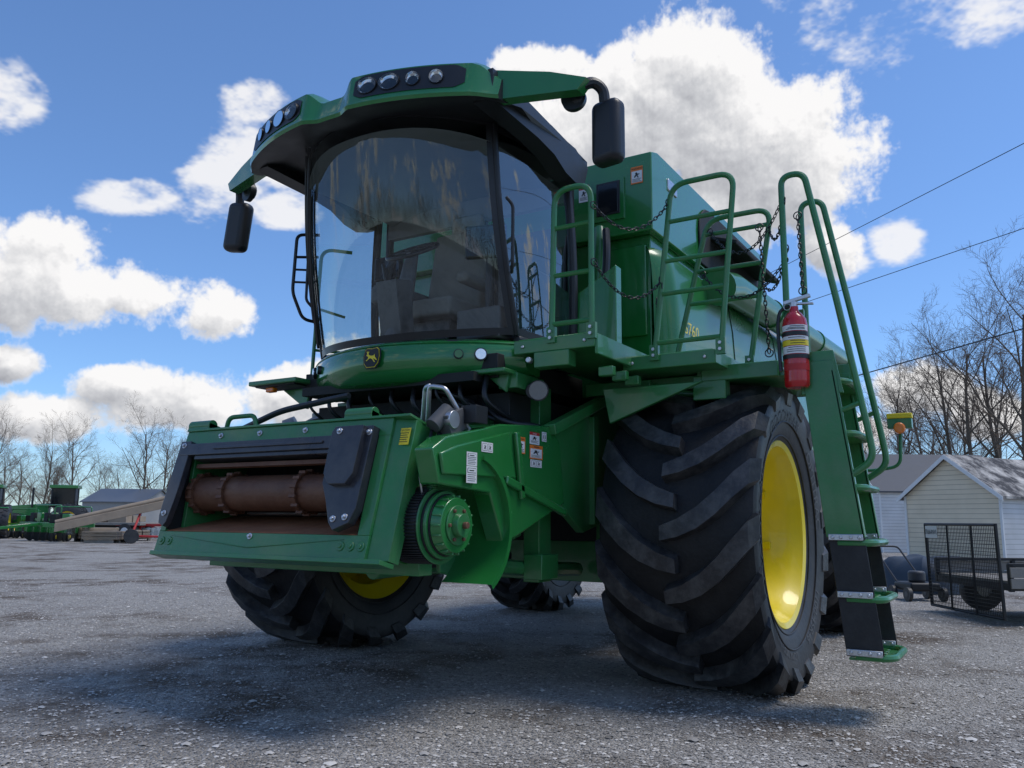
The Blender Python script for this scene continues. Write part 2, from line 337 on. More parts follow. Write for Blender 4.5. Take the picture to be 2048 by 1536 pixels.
fl=MB();fl.add([Fp(-.87,.150,0),Fp(.70,.150,0),Fp(.70,.36,-.42),Fp(-.87,.36,-.42)],[(0,1,2,3)],RUSTF)
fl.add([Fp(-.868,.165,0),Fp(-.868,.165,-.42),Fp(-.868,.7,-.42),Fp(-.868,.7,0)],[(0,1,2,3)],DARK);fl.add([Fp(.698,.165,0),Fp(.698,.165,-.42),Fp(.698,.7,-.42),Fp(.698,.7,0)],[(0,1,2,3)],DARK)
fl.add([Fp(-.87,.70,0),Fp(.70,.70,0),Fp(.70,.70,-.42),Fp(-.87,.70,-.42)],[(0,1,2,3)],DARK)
fbox(fl,-.5,.40,.335,.345,-.30,-.27,STEEL)
fbox(fl,-.78,.44,.56,.585,-.05,-.02,RUST)
fl.build("throat_floor",FH)
p=MB();pc=V((2.25,0,1.07))
def pcy(y0,y1,r0,m,r1=None,n=40):p.cyl(pc+V((0,y0,0)),pc+V((0,y1,0)),r0,m,r1,n)
pcy(.76,.98,.20,BLACK)
for i in range(72):
    a=i*2*math.pi/72;p.box(pc+V((.202*math.cos(a),.87,.202*math.sin(a))),(.012,.19,.008),BLACK,Matrix.Rotation(-a,3,'Y'))
pcy(.74,.765,.215,GREENF);pcy(.975,.985,.208,GREENF);pcy(.985,1.0,.185,DARK);pcy(1.0,1.02,.182,GREENF);pcy(1.02,1.03,.165,DARK);pcy(1.03,1.09,.158,GREEN,.145);pcy(1.09,1.10,.105,GREENF);pcy(1.10,1.135,.065,GREENF,.06);pcy(1.135,1.16,.018,RUST,n=16)
for i in range(6):
    a=i*math.pi/3;q=pc+V((.085*math.cos(a),0,.085*math.sin(a)));p.cyl(q+V((0,1.09,0)),q+V((0,1.112,0)),.011,RUST,n=6)
for i in range(18):
    a=i*math.pi/9;p.box(pc+V((.152*math.cos(a),1.06,.152*math.sin(a))),(.014,.055,.010),GREENF,Matrix.Rotation(-a,3,'Y'))
p.build("pulley",FH,bevel=.003)
s=MB()
s.prism([(2.50,.98,1.46),(2.38,.98,1.53),(1.85,.98,1.65),(1.25,.98,1.70),(1.12,.98,1.60),(1.06,.98,1.21),(1.55,.98,1.04),(1.80,.98,.96),(1.95,.98,1.25),(2.44,.98,1.28)],(0,.12,0),GREEN)
s.box((1.45,1.115,1.24),(.75,.03,.05),GREEN,Matrix.Rotation(math.radians(-14),3,'Y'));s.box((1.66,1.115,1.42),(.05,.03,.40),GREEN,Matrix.Rotation(math.radians(10),3,'Y'))
s.prism([(2.45,1.10,1.44),(2.3,1.10,1.49),(1.78,1.10,1.61),(1.70,1.10,1.34),(2.42,1.10,1.33)],(0,.02,0),GREEN)
def arc(u,v):
    a=math.radians(75-135*u);R=.37
    return V((2.17-R*math.cos(a),.80+.34*v,1.07+R*math.sin(a)))
s.grid(arc,20,4,GREEN)
def arc2(u,v):
    a=math.radians(75-135*u);R=.37+.03*v
    return V((2.17-R*math.cos(a),1.14,1.07+R*math.sin(a)))
s.grid(arc2,20,1,GREEN)
s.prism([(2.05,.80,1.42),(1.2,.80,1.5),(1.1,.80,1.0),(1.9,.80,.78),(2.0,.80,.80)],(0,-.03,0),GREENF)
s.build("side_shield",FH,bevel=.014,seg=3)
def sticker(parent,c,xd,yd,w,h,kind):
    m=MB();xd=V(xd);yd=V(yd);n=xd.cross(yd).normalized();c=V(c)
    def q(x0,x1,y0,y1,z,mt):m.add([c+xd*x0*w+yd*y0*h+n*z,c+xd*x1*w+yd*y0*h+n*z,c+xd*x1*w+yd*y1*h+n*z,c+xd*x0*w+yd*y1*h+n*z],[(0,1,2,3)],mt)
    base={'y':YELST}.get(kind,WHITE);q(-.5,.5,-.5,.5,.002,base)
    if kind in'dwy':
        hd={'d':REDST,'w':ORANGE,'y':YELST}[kind];q(-.5,.5,.25,.5,.003,hd)
        if kind=='w':q(-.5,.5,-.5,-.42,.003,hd);q(-.5,-.44,-.42,.25,.003,hd);q(.44,.5,-.42,.25,.003,hd)
        m.text({'d':"DANGER",'w':"WARNING",'y':"CAUTION"}[kind],h*.11,c+yd*h*.375+n*.004,xd,yd,INK if kind!='d' else WHITE,min(1,w*.75/(h*.11*5.5)))
        if kind!='y':
            P=[(-.24,-.1),(-.1,.05),(-.14,.13),(0,.16),(.08,.06),(.24,.08),(.2,.02),(.06,.0),(.16,-.16),(.08,-.17),(-.03,-.03),(-.16,-.14)]
            m.add([c+xd*a*w+yd*b*h+n*.0035 for a,b in P],[tuple(range(len(P)))],INK)
            for i in range(3):q(-.38,.38-.12*(i%2),-.24-i*.07,-.215-i*.07,.003,INK)
        else:
            for i in range(5):q(-.4,.36-.1*(i%2),.18-i*.13,.22-i*.13,.003,INK)
    elif kind=='p':
        q(-.42,-.02,-.38,.38,.0025,INK);q(-.40,-.04,-.34,.34,.003,WHITE);q(.04,.42,-.38,.38,.0025,INK);q(.06,.40,-.34,.34,.003,WHITE)
        for ox in(-.22,.22):
            P=[(-.10,-.2),(-.02,.05),(-.06,.2),(.02,.22),(.04,.05),(.12,.16),(.05,-.05),(.1,-.22),(.05,-.22),(0,-.08),(-.06,-.24)]
            m.add([c+xd*(a+ox)*w+yd*b*h+n*.004 for a,b in P],[tuple(range(len(P)))],INK)
    elif kind=='r':
        q(-.4,.4,.1,.4,.003,INK);q(-.37,.37,.13,.37,.004,WHITE);q(-.25,.2,.22,.28,.005,INK)
        for i in range(4):q(-.4,.4-.1*(i%2),-.02-i*.12,.01-i*.12,.003,INK)
    return m.build("warning_label",parent,recalc=False)
X_,Z_=(-1,0,0),(0,0,1)
for x,z,w,h,k in((2.02,1.50,.115,.055,'p'),(2.17,1.425,.10,.075,'r'),(2.17,1.34,.10,.09,'r')):sticker(FH,(x,1.121,z),X_,Z_,w,h,k)
for x,z,w,h,k in((1.62,1.545,.09,.10,'w'),(1.46,1.60,.12,.075,'d'),(1.34,1.62,.06,.06,'p'),(1.44,1.515,.16,.085,'w'),(1.44,1.445,.14,.045,'p')):sticker(FH,(x,1.101,z),X_,Z_,w,h,k)
sticker(FH,Fp(.852,.70,-.033),(0,1,0),fu,.075,.095,'y')
# ---------------- cab
def ws(y,t):
    ay=abs(y)
    return V((1.72+.31*t+.05*math.sin(math.pi*t)-(.40+.06*t)*ay**2.2, y*(.865-.04*t), 2.26+.05*ay*ay+t*(1.47-.07*ay*ay)))
cab=MB()
cab.prism([(.55,-.88,2.16),(1.35,-.86,2.16),(1.6,-.55,2.16),(1.7,0,2.16),(1.6,.55,2.16),(1.35,.86,2.16),(.55,.88,2.16)],(0,0,.10),BLACK)
for sg in(1,-1):
    cab.tube([ws(sg*1.0,t/10)+V((-.02,sg*.005,0)) for t in range(11)],.024,BLACK)
    cab.tube([V((.62+.06*t/10,sg*(.93-.02*t/10+.03*math.sin(math.pi*t/10)),2.26+1.42*t/10)) for t in range(11)],.035,BLACK)
    cab.tube([V((1.30-.68*i/8,sg*(.87+.075*i/8),2.28)) for i in range(9)],.03,BLACK)
    cab.tube(fillet([(1.50,sg*.90,3.2),(1.46,sg*.93,3.15),(1.46,sg*.93,2.75),(1.42,sg*.9,2.7)],.03),.012,BLACK)
cab.box((.56,.15,2.42),(.06,1.4,.36),BLACK);cab.box((.56,0,3.58),(.06,1.76,.2),LINER);cab.box((.56,.5,2.85),(.05,.75,.9),CONS)
for y in(-.88,.1,.88):cab.box((.56,y,3.0),(.05,.05,1.3),BLACK)
def liner(u,v):
    y=-.82+1.64*u;x=.6+v*(1.36-.40*abs(y/.86)**2.2);return V((x,y,3.67-.08*abs(y/.82)**4-.02*v**6))
cab.grid(liner,16,10,LINER)
CAB=cab.build("cab",CO,bevel=.006)
w=MB()
def wsm(u,v):
    if v<.035 or u<.02 or u>.98 or v>.985:return BLACK
    return GLASS
w.grid(lambda u,v:ws(-1+2*u,v),60,60,GLASS,wsm);w.build("windshield",CAB,ang=60)
for sg in(1,-1):
    def sgf(u,v):
        a=ws(sg*1.,v);b=V((.62+.06*v,sg*(.93-.02*v+.03*math.sin(math.pi*v)),2.26+1.42*v));p=a.lerp(b,u);p.y+=sg*.05*math.sin(math.pi*u);return p
    gm=GLASSD if sg>0 else GLASS
    w=MB();w.grid(sgf,20,28,gm,lambda u,v:BLACK if (v<.035 or v>.965 or u<.05 or u>.95) else gm);w.build("side_window",CAB,ang=60)
def sst(a,b,x):
    x=min(1,max(0,(x-a)/(b-a)));return x*x*(3-2*x)
ys=[-1.1,-1.06]+[-1.0+i*.04 for i in range(51)]+[1.06,1.1]
ys=sorted(set(ys+[s_*k for s_ in(1,-1) for k in(.08,.10,.13,.15,.17,.19,.21,1.02,1.045,1.08)]))
def rsec(y):
    ay=abs(y);n=ay/1.1;xf=2.25-.34*n**2.1;pd=sst(.08,.21,ay)*(1-.75*sst(.96,1.1,ay));cn=sst(1.0,1.1,ay)
    xf+=.05*pd
    P=[(.55,3.70),(1.3,3.72),(xf-.28,3.71),(xf-.07,3.655),(xf-.01,3.65),(xf,3.672),(xf-.012,3.70),(xf-.04,3.80+.080*pd-.03*cn),(xf-.09,3.82+.088*pd-.03*cn),(xf-.16,3.83+.092*pd-.04*cn),(xf-.5,3.88+.07*pd-.05*cn),(1.1,3.90-.06*cn),(.55,3.84-.06*cn)]
    return [V((x,y*(1 if x>1.5 else .93),z)) for x,z in P]
r=MB();K=13;vs=[];
for y in ys:vs+=rsec(y)
for j in range(len(ys)-1):
    for i in range(K):
        k=(i+1)%K;m_=BLACK if i in(0,1,2,12,3) else GREEN
        r.add([vs[j*K+i],vs[j*K+k],vs[(j+1)*K+k],vs[(j+1)*K+i]],[(0,1,2,3)],m_)
r.add(vs[:K],[tuple(range(K))],BLACK);r.add(vs[-K:],[tuple(range(K))],BLACK)
for sg in(1,-1):
    r.prism([(1.93,sg*.92,3.80),(1.92,sg*.92,3.66),(1.35,sg*.92,3.64),(1.12,sg*.92,3.61),(.95,sg*.92,3.54),(.80,sg*.92,3.52),(.66,sg*.92,3.56),(.60,sg*.92,3.70),(.8,sg*.92,3.78)],(0,sg*.135,0),BLACK)
    r.prism([(1.55,sg*1.02,3.79),(.8,sg*.98,3.78),(.66,sg*.95,3.72),(.62,sg*.95,3.82),(1.0,sg*.95,3.87),(1.55,sg*.95,3.87)],(0,sg*.03,0),BLACK)
    r.tube(fillet([(2.0,-.13,3.83),(2.0,-.13,3.91),(2.0,.02,3.91),(2.0,.02,3.83)],.03),.009,BLACK) if sg>0 else None
r.cyl((1.35,.45,3.86),(1.35,.45,4.20),.007,BLACK)
r.box((1.5,.92,3.92),(.10,.1,.06),BLACK)
RO=r.build("roof",CAB,ang=40)
b_=bmesh.new();b_.from_mesh(RO.data);bmesh.ops.remove_doubles(b_,verts=b_.verts,dist=1e-5);bmesh.ops.recalc_face_normals(b_,faces=b_.faces);b_.to_mesh(RO.data);b_.free();RO.data.set_sharp_from_angle(angle=math.radians(32))
for sg in(1,-1):
    k=MB()
    def rc(u,v):
        ay=.235+.70*u
        lo=.04+.45*max(0,abs(u-.5)-.42)*5;vv=lo+(1-2*lo)*v
        S=rsec(sg*ay);a,b=S[6],S[7];p=a.lerp(b,vv*.97+.01);return p+V((.004,0,0))
    k.grid(rc,30,3,BLACK)
    k.build("lamp_recess",CAB,ang=60)
    for i,ay in enumerate((.33,.48,.63,.77)):
        S=rsec(sg*ay);pm=S[6].lerp(S[7],.5);S2=rsec(sg*(ay+.02));tg=(S2[6]-S[6]).normalized()
        nrm=V((abs(tg.y),-tg.x*(1 if tg.y>0 else -1),-.08)).normalized()
        h=MB();rd=.058 if i<2 else .048
        e=1.25 if i<2 else 1.0
        tx=V((-nrm.y,nrm.x,0)).normalized()
        def ring(q,rr,ee=e):return [q+(tx*math.cos(2*math.pi*a/24)*rr*ee+V((0,0,1))*math.sin(2*math.pi*a/24)*rr) for a in range(24)]
        pm=pm-nrm*.005
        vv=[];[vv.extend(ring(q,rr)) for q,rr in [(pm-nrm*.02,rd),(pm+nrm*.024,rd),(pm+nrm*.024,rd*.92)]]
        h.add(vv,[(a*24+b2,a*24+(b2+1)%24,(a+1)*24+(b2+1)%24,(a+1)*24+b2) for a in range(2) for b2 in range(24)],BLACK)
        vv=[];[vv.extend(ring(q,rr)) for q,rr in((pm+nrm*.022,rd*.92),(pm+nrm*.010,rd*.75),(pm+nrm*.004,rd*.35),(pm+nrm*.008,rd*.12))]
        h.add(vv,[(a*24+b2,a*24+(b2+1)%24,(a+1)*24+(b2+1)%24,(a+1)*24+b2) for a in range(3) for b2 in range(24)]+[tuple(range(72,96))],LENS)
        h.add(ring(pm+nrm*.023,rd*.92),[tuple(range(24))],LENSG)
        h.build("headlight",CAB)
for sg in(1,-1):
    m=MB()
    m.prism([(1.88,sg*1.04,3.87),(1.88,sg*1.06,3.67),(1.74,sg*1.55,3.665),(1.72,sg*1.60,3.74),(1.78,sg*1.38,3.81)],(-.09,0,0),GREEN)
    m.box((1.85,sg*1.035,3.77),(.16,.06,.17),BLACK)
    m.tube(fillet([(1.70,sg*1.52,3.70),(1.62,sg*1.60,3.76),(1.56,sg*1.64,3.72),(1.55,sg*1.65,3.55)],.05),.035,BLACK,10)
    m.cyl((1.60,sg*1.46,3.68),(1.64,sg*1.47,3.68),.078,BLACK,n=24);m.sphere((1.61,sg*1.465,3.68),.075,BLACK,16,(.45,1,1))
    m.build("mirror_arm",CAB,bevel=.012,seg=3)
    h=MB();R_=Matrix.Rotation(sg*-.15,3,'Z')
    if sg<0:R_=Matrix.Rotation(-.14,3,'X')@R_
    h.box((1.54,sg*1.66-(0 if sg>0 else -.0),3.44),(.13,.20,.41),BLACK,R_)
    hm=h.build("mirror",CAB,bevel=.05,seg=5)
def bx(y):return 1.78-.40*(abs(y)/.9)**2
BP=[(-.22,2.28),(-.10,2.275),(-.04,2.25),(-.01,2.20),(0.,2.13),(-.02,2.05),(-.07,2.0),(-.14,1.98),(-.2,1.98)]
m=MB()
def bf(u,v):
    y=-.95+1.9*u;i=v*(len(BP)-1);a=int(min(i,len(BP)-2));t=i-a
    dx=BP[a][0]*(1-t)+BP[a+1][0]*t;z=BP[a][1]*(1-t)+BP[a+1][1]*t
    e=abs(y)/.95;lift=.05*e**3;zc=2.13+(z-2.13)*(1-.25*e**4)+lift*.5
    return V((bx(y)+dx,y,zc))
m.grid(bf,48,16,GREEN)
for sg in(1,-1):
    m.add([bf(0 if sg<0 else 1,i/8) for i in range(9)],[tuple(range(9))],GREEN)
m.tube([bf(.03+.94*i/30,.28)+V((.004,0,0)) for i in range(31)],.006,GREEN,6)
m.box((1.45,0,2.0),(.35,1.5,.06),DARK)
BM=m.build("front_fascia",CAB,ang=50)
for sg in(1,-1):
    for y,rd,mt in((.72,.042,LENS),(.60,.032,GREENF)):
        h=MB();x=bx(y)-.02;n=V((1,sg*.75,0)).normalized();q=V((x,sg*y,2.155))
        h.cyl(q,q+n*.035,rd,BLACK,n=24);h.cyl(q+n*.036,q+n*.040,rd*.82,mt,n=24);h.build("position_lamp",CAB)
e=MB();ec=V((1.787,.05,2.15));ex=V((0,1,0));ey=V((-.10,0,.995));en=V((1,0,.1))
def epoly(P,sc,z,mt):e.add([ec+ex*a*sc+ey*b*sc+en*z for a,b in P],[tuple(range(len(P)))],mt)
SH=[(-.85,.75),(-.6,.95),(0,.88),(.6,.95),(.85,.75),(.95,.1),(.85,-.55),(.5,-.95),(-.5,-.95),(-.85,-.55),(-.95,.1)]
e.prism([ec+ex*a*.078+ey*b*.078 for a,b in SH],en*.008,INK);epoly(SH,.071,.010,YELST);e.prism([ec+ex*a*.066+ey*b*.066+en*.009 for a,b in SH],en*.005,INK)
DE=[(-.78,.28),(-.62,.44),(-.66,.6),(-.82,.8),(-.64,.72),(-.56,.9),(-.5,.68),(-.3,.78),(-.45,.5),(-.34,.34),(0,.2),(.42,.22),(.6,.42),(.6,.16),(.68,0),(.98,-.34),(.9,-.42),(.52,-.2),(.38,-.16),(.72,-.62),(.6,-.66),(.22,-.22),(-.1,-.1),(-.25,-.16),(-.62,-.42),(-.78,-.38),(-.74,-.3),(-.55,-.26),(-.42,-.04),(-.46,.12),(-.6,.2)]
epoly(DE,.054,.017,YELST);e.build("emblem",CAB,recalc=False,label="black shield badge with yellow leaping deer")
for y0,y1 in((-.62,-.88),(-.50,-.74)):
    m=MB();pts=[ws((y0*(1-t/12)+y1*t/12)/.86,.985-t/12*.78)+V((.035,-.01,0)) for t in range(13)];m.tube(pts,.009,BLACK,6)
    pts=[ws((y0-.05)*(1-t/12)/.86+(y1-.02)*t/12/.86,.80-t/12*.74)+V((.02,-.01,0)) for t in range(13)];m.tube(pts,.012,BLACK,6);m.build("wiper",CAB)
m=MB();m.tube(fillet([(1.36,-.92,3.30),(1.50,-1.02,3.28),(1.50,-1.04,2.82),(1.42,-1.0,2.62),(1.30,-.92,2.6)],.05),.013,BLACK)
m.tube(fillet([(1.36,-.92,3.12),(1.50,-1.03,3.10)],.05),.011,BLACK)
for z in(3.0,2.9):m.tube([(1.42,-.93,z),(1.5,-1.03,z)],.009,BLACK)
m.tube(fillet([(.9,-1.0,3.3),(1.1,-1.15,3.3),(1.1,-1.2,2.1)],.1),.015,GREENF);m.tube([(1.1,-1.18,2.8),(.9,-1.05,2.75)],.012,GREENF);m.tube([(1.1,-1.18,2.45),(.9,-1.05,2.45)],.012,GREENF)
m.build("grab_rail",CAB)
m=MB();m.box((.98,0,2.62),(.52,.54,.14),SEAT);m.box((.72,0,3.0),(.14,.52,.72),SEAT,Matrix.Rotation(-.18,3,'Y'));m.box((.64,0,3.42),(.10,.28,.18),SEAT);m.box((.95,0,2.45),(.35,.35,.24),BLACK);m.box((1.0,.34,2.82),(.42,.10,.08),SEAT)
m.box((.98,-.36,2.78),(.55,.22,.14),CONS);m.build("seat",CAB,bevel=.03,seg=3)
m=MB();m.torus((1.34,0,3.02),(.5,0,.85),.19,.016,BLACK,32);m.cyl((1.34,0,3.0),(1.50,0,2.3),.045,CONS,r1=.09)
for a in(0,2.1,4.2):
    x,y=perp(V((.5,0,.85)));m.cyl((1.34,0,3.02),V((1.34,0,3.02))+(x*math.cos(a)+y*math.sin(a))*.19,.011,BLACK,n=6)
m.cyl((1.33,0,3.0),(1.35,0,3.04),.05,BLACK);m.box((1.5,0,2.5),(.16,.18,.5),CONS,Matrix.Rotation(.2,3,'Y'));m.build("steering_wheel",CAB,bevel=.01)
m=MB();m.box((1.25,.58,3.02),(.05,.30,.24),SCREEN,Matrix.Rotation(.3,3,'Z'));m.box((1.22,.60,2.72),(.06,.05,.4),BLACK);m.box((1.15,.62,2.4),(.5,.35,.22),CONS);m.box((.85,.66,2.6),(.4,.22,.6),CONS);m.build("monitor",CAB,bevel=.015)
m=MB();m.box((1.1,-.42,3.02),(.06,.24,.18),SCREEN);m.tube([(1.1,-.4,2.80),(1.15,-.38,3.0),(1.12,-.35,3.1)],.03,BLACK)
for i in range(6):m.cyl((1.0+.04*i,-.38+.03*(i%2),2.84),(1.02+.04*i,-.38,2.98+.02*(i%3)),.014,BLACK,n=8)
m.box((1.08,-.38,2.83),(.34,.12,.05),CONS);m.build("armrest_console",CAB,bevel=.01)
for sg in(1,-1):
    m=MB()
    if sg<0:
        m.box((1.52,sg*1.05,2.10),(.26,.50,.035),GREENF);m.box((1.52,sg*1.05,2.085),(.20,.42,.03),BLACK);m.prism([(1.45,sg*.8,2.06),(1.45,sg*1.1,2.06),(1.45,sg*.85,1.9)],(.04,0,0),GREENF)
        m.box((1.58,sg*1.12,2.05),(.05,.08,.035),AMBER)
    else:m.box((1.50,.82,2.03),(.16,.26,.03),GREENF);m.prism([(1.45,.75,2.02),(1.45,.92,2.02),(1.45,.9,1.9)],(.03,0,0),GREENF)
    m.build("side_step",CAB,bevel=.008)
h=MB();q=V((1.26,1.02,1.93));n=V((.9,.4,-.1)).normalized();h.cyl(q,q+n*.06,.055,BLACK,r1=.068,n=24);h.cyl(q+n*.061,q+n*.068,.060,LAMPG,n=24);h.build("work_lamp",CAB)
# ---------------- grain tank / body
g=MB()
def hexp(x0,x1,y0,y1,z0,z1,mt):g.box(((x0+x1)/2,(y0+y1)/2,(z0+z1)/2),(abs(x1-x0),abs(y1-y0),z1-z0),mt)
g.prism([(.18,-1.39,3.30),(.18,-1.39,3.93),(.05,-1.39,3.97),(-2.9,-1.39,3.97),(-2.9,-1.39,3.30)],(0,2.78,0),GREEN)
hexp(.08,-3.4,-1.33,1.33,2.05,3.30,GREEN)
g.prism([(-2.9,-1.2,3.9),(-5.6,-1.2,3.35),(-6.0,-1.2,2.2),(-5.6,-1.2,1.6),(-3.3,-1.2,1.6),(-2.9,-1.2,2.4)],(0,2.4,0),GREEN)
hexp(.08,.105,.96,1.30,2.50,3.22,GREEN)
g.box((.11,.93,2.85),(.03,.05,.9),GREEN)
g.prism([(.62,.93,2.27),(.62,.93,2.72),(.62,1.28,2.92),(.62,1.28,2.27)],(-.10,0,0),GREEN)
g.tube(fillet([(.25,.98,3.35),(.32,1.02,3.2),(.34,1.0,2.7),(.5,.98,2.3)],.15),.05,GREENF,12)
g.tube(fillet([(.35,1.08,3.3),(.42,1.12,3.1),(.44,1.10,2.6),(.6,1.05,2.28)],.15),.03,BLACK,10)
g.prism([(-.88,1.39,3.32),(-.86,1.39,3.62),(-.88,1.39,3.72),(-.94,1.39,3.80),(-1.03,1.39,3.86),(-1.15,1.39,3.88),(-2.8,1.39,3.88),(-2.8,1.39,3.32)],(0,.02,0),DARK)
g.box((-1.9,1.50,3.60),(1.5,.30,.04),DARK,Matrix.Rotation(-.3,3,'X'))
BD=g.build("grain_tank",CO,bevel=.03,seg=3)
m=MB();m.box((.186,1.03,3.60),(.02,.27,.34),GREEN);m.box((.198,1.03,3.61),(.015,.20,.27),BLACK);m.box((.206,1.03,3.61),(.006,.17,.24),SCREEN);m.build("inspection_window",BD,bevel=.012,seg=3)
m=MB();m.box((-.25,1.392,3.78),(.20,.02,.10),STEEL);m.build("vent_grille",BD,bevel=.008)
sticker(BD,(.182,.81,3.70),(0,1,0),Z_,.09,.14,'d');sticker(BD,(.182,1.27,3.76),(0,1,0),Z_,.10,.14,'w')
SP=[(1.30,3.22),(1.40,3.18),(1.455,3.05),(1.49,2.8),(1.505,2.5),(1.50,2.2),(1.47,1.9),(1.44,1.62),(1.40,1.50)]
for sg in(1,-1):
    m=MB()
    def sp(u,v):
        i=v*(len(SP)-1);a=int(min(i,len(SP)-2));t=i-a
        y=SP[a][0]*(1-t)+SP[a+1][0]*t;z=SP[a][1]*(1-t)+SP[a+1][1]*t
        x=.10-5.6*u
        e=sst(.0,.02,u);return V((x,sg*(1.28+(y-1.28)*(.35+.65*e)),z))
    m.grid(sp,60,16,GREENP)
    for x in(-1.45,-3.0,-4.4):m.tube([sp((.10-x)/5.6,j/16)+V((0,sg*.001,0)) for j in range(17)],.006,DARK,6)
    m.tube([sp(i/30,.83)+V((0,sg*.002,0)) for i in range(31)],.02,YELST,6)
    PN=m.build("side_panel",CO,ang=50)
    if sg>0:
        t=MB();t.text("S760",.10,(-.30,1.513,2.59),X_,Z_,YELST,1.2);t.build("model_number",PN,recalc=False)
m=MB();m.tube([(-.9,1.56,3.08),(-1.2,1.56,3.15),(-6.2,1.56,3.36)],.14,GREENP,24);m.cyl((-.85,1.56,3.07),(-.9,1.56,3.08),.155,GREENF)
m.cyl((-6.2,1.56,3.36),(-6.5,1.56,3.2),.155,BLACK,r1=.17)
for x in(-2.5,-4.5):m.cyl((x,1.56,3.204-(x+2.5)*.042),(x-.05,1.56,3.206-(x+2.5)*.042),.152,GREENF,n=24)
m.build("unloading_auger",CO)
# ---------------- platform
pf=MB()
def deck(x0,x1,y0,y1,z):
    pf.box(((x0+x1)/2,(y0+y1)/2,z-.045),(x1-x0,y1-y0,.09),GREENF);pf.box(((x0+x1)/2,(y0+y1)/2,z+.003),(x1-x0-.04,y1-y0-.04,.012),GREENF)
    for y in(y0+.07,y1-.07):pf.cyl((x1,y,z-.045),(x1+.012,y,z-.045),.013,STEEL,n=6)
deck(.10,1.42,.92,1.50,2.24);deck(.10,.90,1.45,2.08,2.17);deck(-.35,.62,1.86,2.50,2.10)
pf.box((.66,1.503,2.17),(1.5,.02,.13),GREENF);pf.box((.64,2.15,2.06),(.03,.5,.10),GREENF)
pf.box((1.38,1.2,2.10),(.10,.25,.10),GREENF);pf.cyl((1.42,1.05,2.10),(1.46,1.05,2.10),.02,STEEL)
pf.box((.60,1.95,1.97),(.10,.22,.16),GREENF);pf.tube([(.5,1.3,2.0),(.5,1.9,1.95),(.1,1.9,1.7)],.03,GREENF)
for i in range(6):pf.box((.25+.2*i,1.5,2.02),(.05,.1,.06),GREENF)
PL=pf.build("platform",CO,bevel=.006)
def rail(x,yb0,yb1,yt0,yt1,zb,zt,bars,r=.019,name="handrail",xt=None,parent=PL):
    m=MB();xt=x if xt is None else xt
    m.tube(fillet([(x,yb0,zb),(xt,yt0,zt),(xt,yt1,zt),(x,yb1,zb)],.11,7),r,GREENF,10)
    for t in bars:
        m.tube([(x+(xt-x)*t,yb0+(yt0-yb0)*t,zb+(zt-zb)*t),(x+(xt-x)*t,yb1+(yt1-yb1)*t,zb+(zt-zb)*t)],r*.85,GREENF)
    for y in(yb0,yb1):
        m.box((x,y,zb+.03),(.03,.06,.10),GREENF);m.cyl((x+.015,y,zb+.05),(x+.03,y,zb+.05),.011,STEEL,n=6);m.cyl((x+.015,y,zb+.01),(x+.03,y,zb+.01),.011,STEEL,n=6)
    return m.build(name,parent)
rail(1.42,1.20,1.48,1.22,1.48,2.22,3.20,(.10,.42,.74))
rail(.91,1.68,2.12,1.82,2.24,2.15,3.30,(.08,.36,.55,.78))
rail(.42,1.62,2.16,1.90,2.34,2.12,3.20,(.45,.66,.90))
def chain(p0,p1,sag,name="chain"):
    p0=V(p0);p1=V(p1);m=MB();n=60;pts=[]
    for i in range(n+1):
        t=i/n;q=p0.lerp(p1,t);q.z-=sag*4*t*(1-t);pts.append(q)
    L=sum((pts[i+1]-pts[i]).length for i in range(n));k=max(3,int(L/.030));step=L/k
    acc=0;i=0
    for j in range(k):
        tgt=(j+.5)*step
        while i<n-1 and acc+(pts[i+1]-pts[i]).length<tgt:acc+=(pts[i+1]-pts[i]).length;i+=1
        d=(pts[i+1]-pts[i]);q=pts[i]+d*((tgt-acc)/max(d.length,1e-6));d.normalize();x,y=perp(d)
        if j%2:x=y
        ring=[q+d*math.cos(a)*.022+x*math.sin(a)*.010 for a in [2*math.pi*u/8 for u in range(8)]]
        m.tube(ring,.0036,BLACK,4,True)
    for q in(p0,p1):m.torus(q,(p1-p0).cross(V((0,0,1))) if abs((p1-p0).normalized().z)<.9 else (1,0,0),.025,.004,BLACK,14,5)
    return m.build(name,PL)
chain((1.42,1.50,3.05),(.91,1.80,3.18),.17);chain((1.42,1.50,2.68),(.91,1.74,2.66),.17);chain((.91,1.74,2.62),(.3,1.46,2.7),.12)
chain((.44,1.92,3.10),(.74,2.49,3.12),.24);chain((.44,1.86,2.80),(.74,2.49,2.72),.20);chain((.42,2.32,3.05),(.74,2.50,3.1),.14);chain((.42,2.25,2.72),(.72,2.50,2.80),.16)
chain((.70,2.33,2.98),(.70,2.36,2.15),0);chain((.60,2.55,3.05),(.60,2.56,2.55),0)
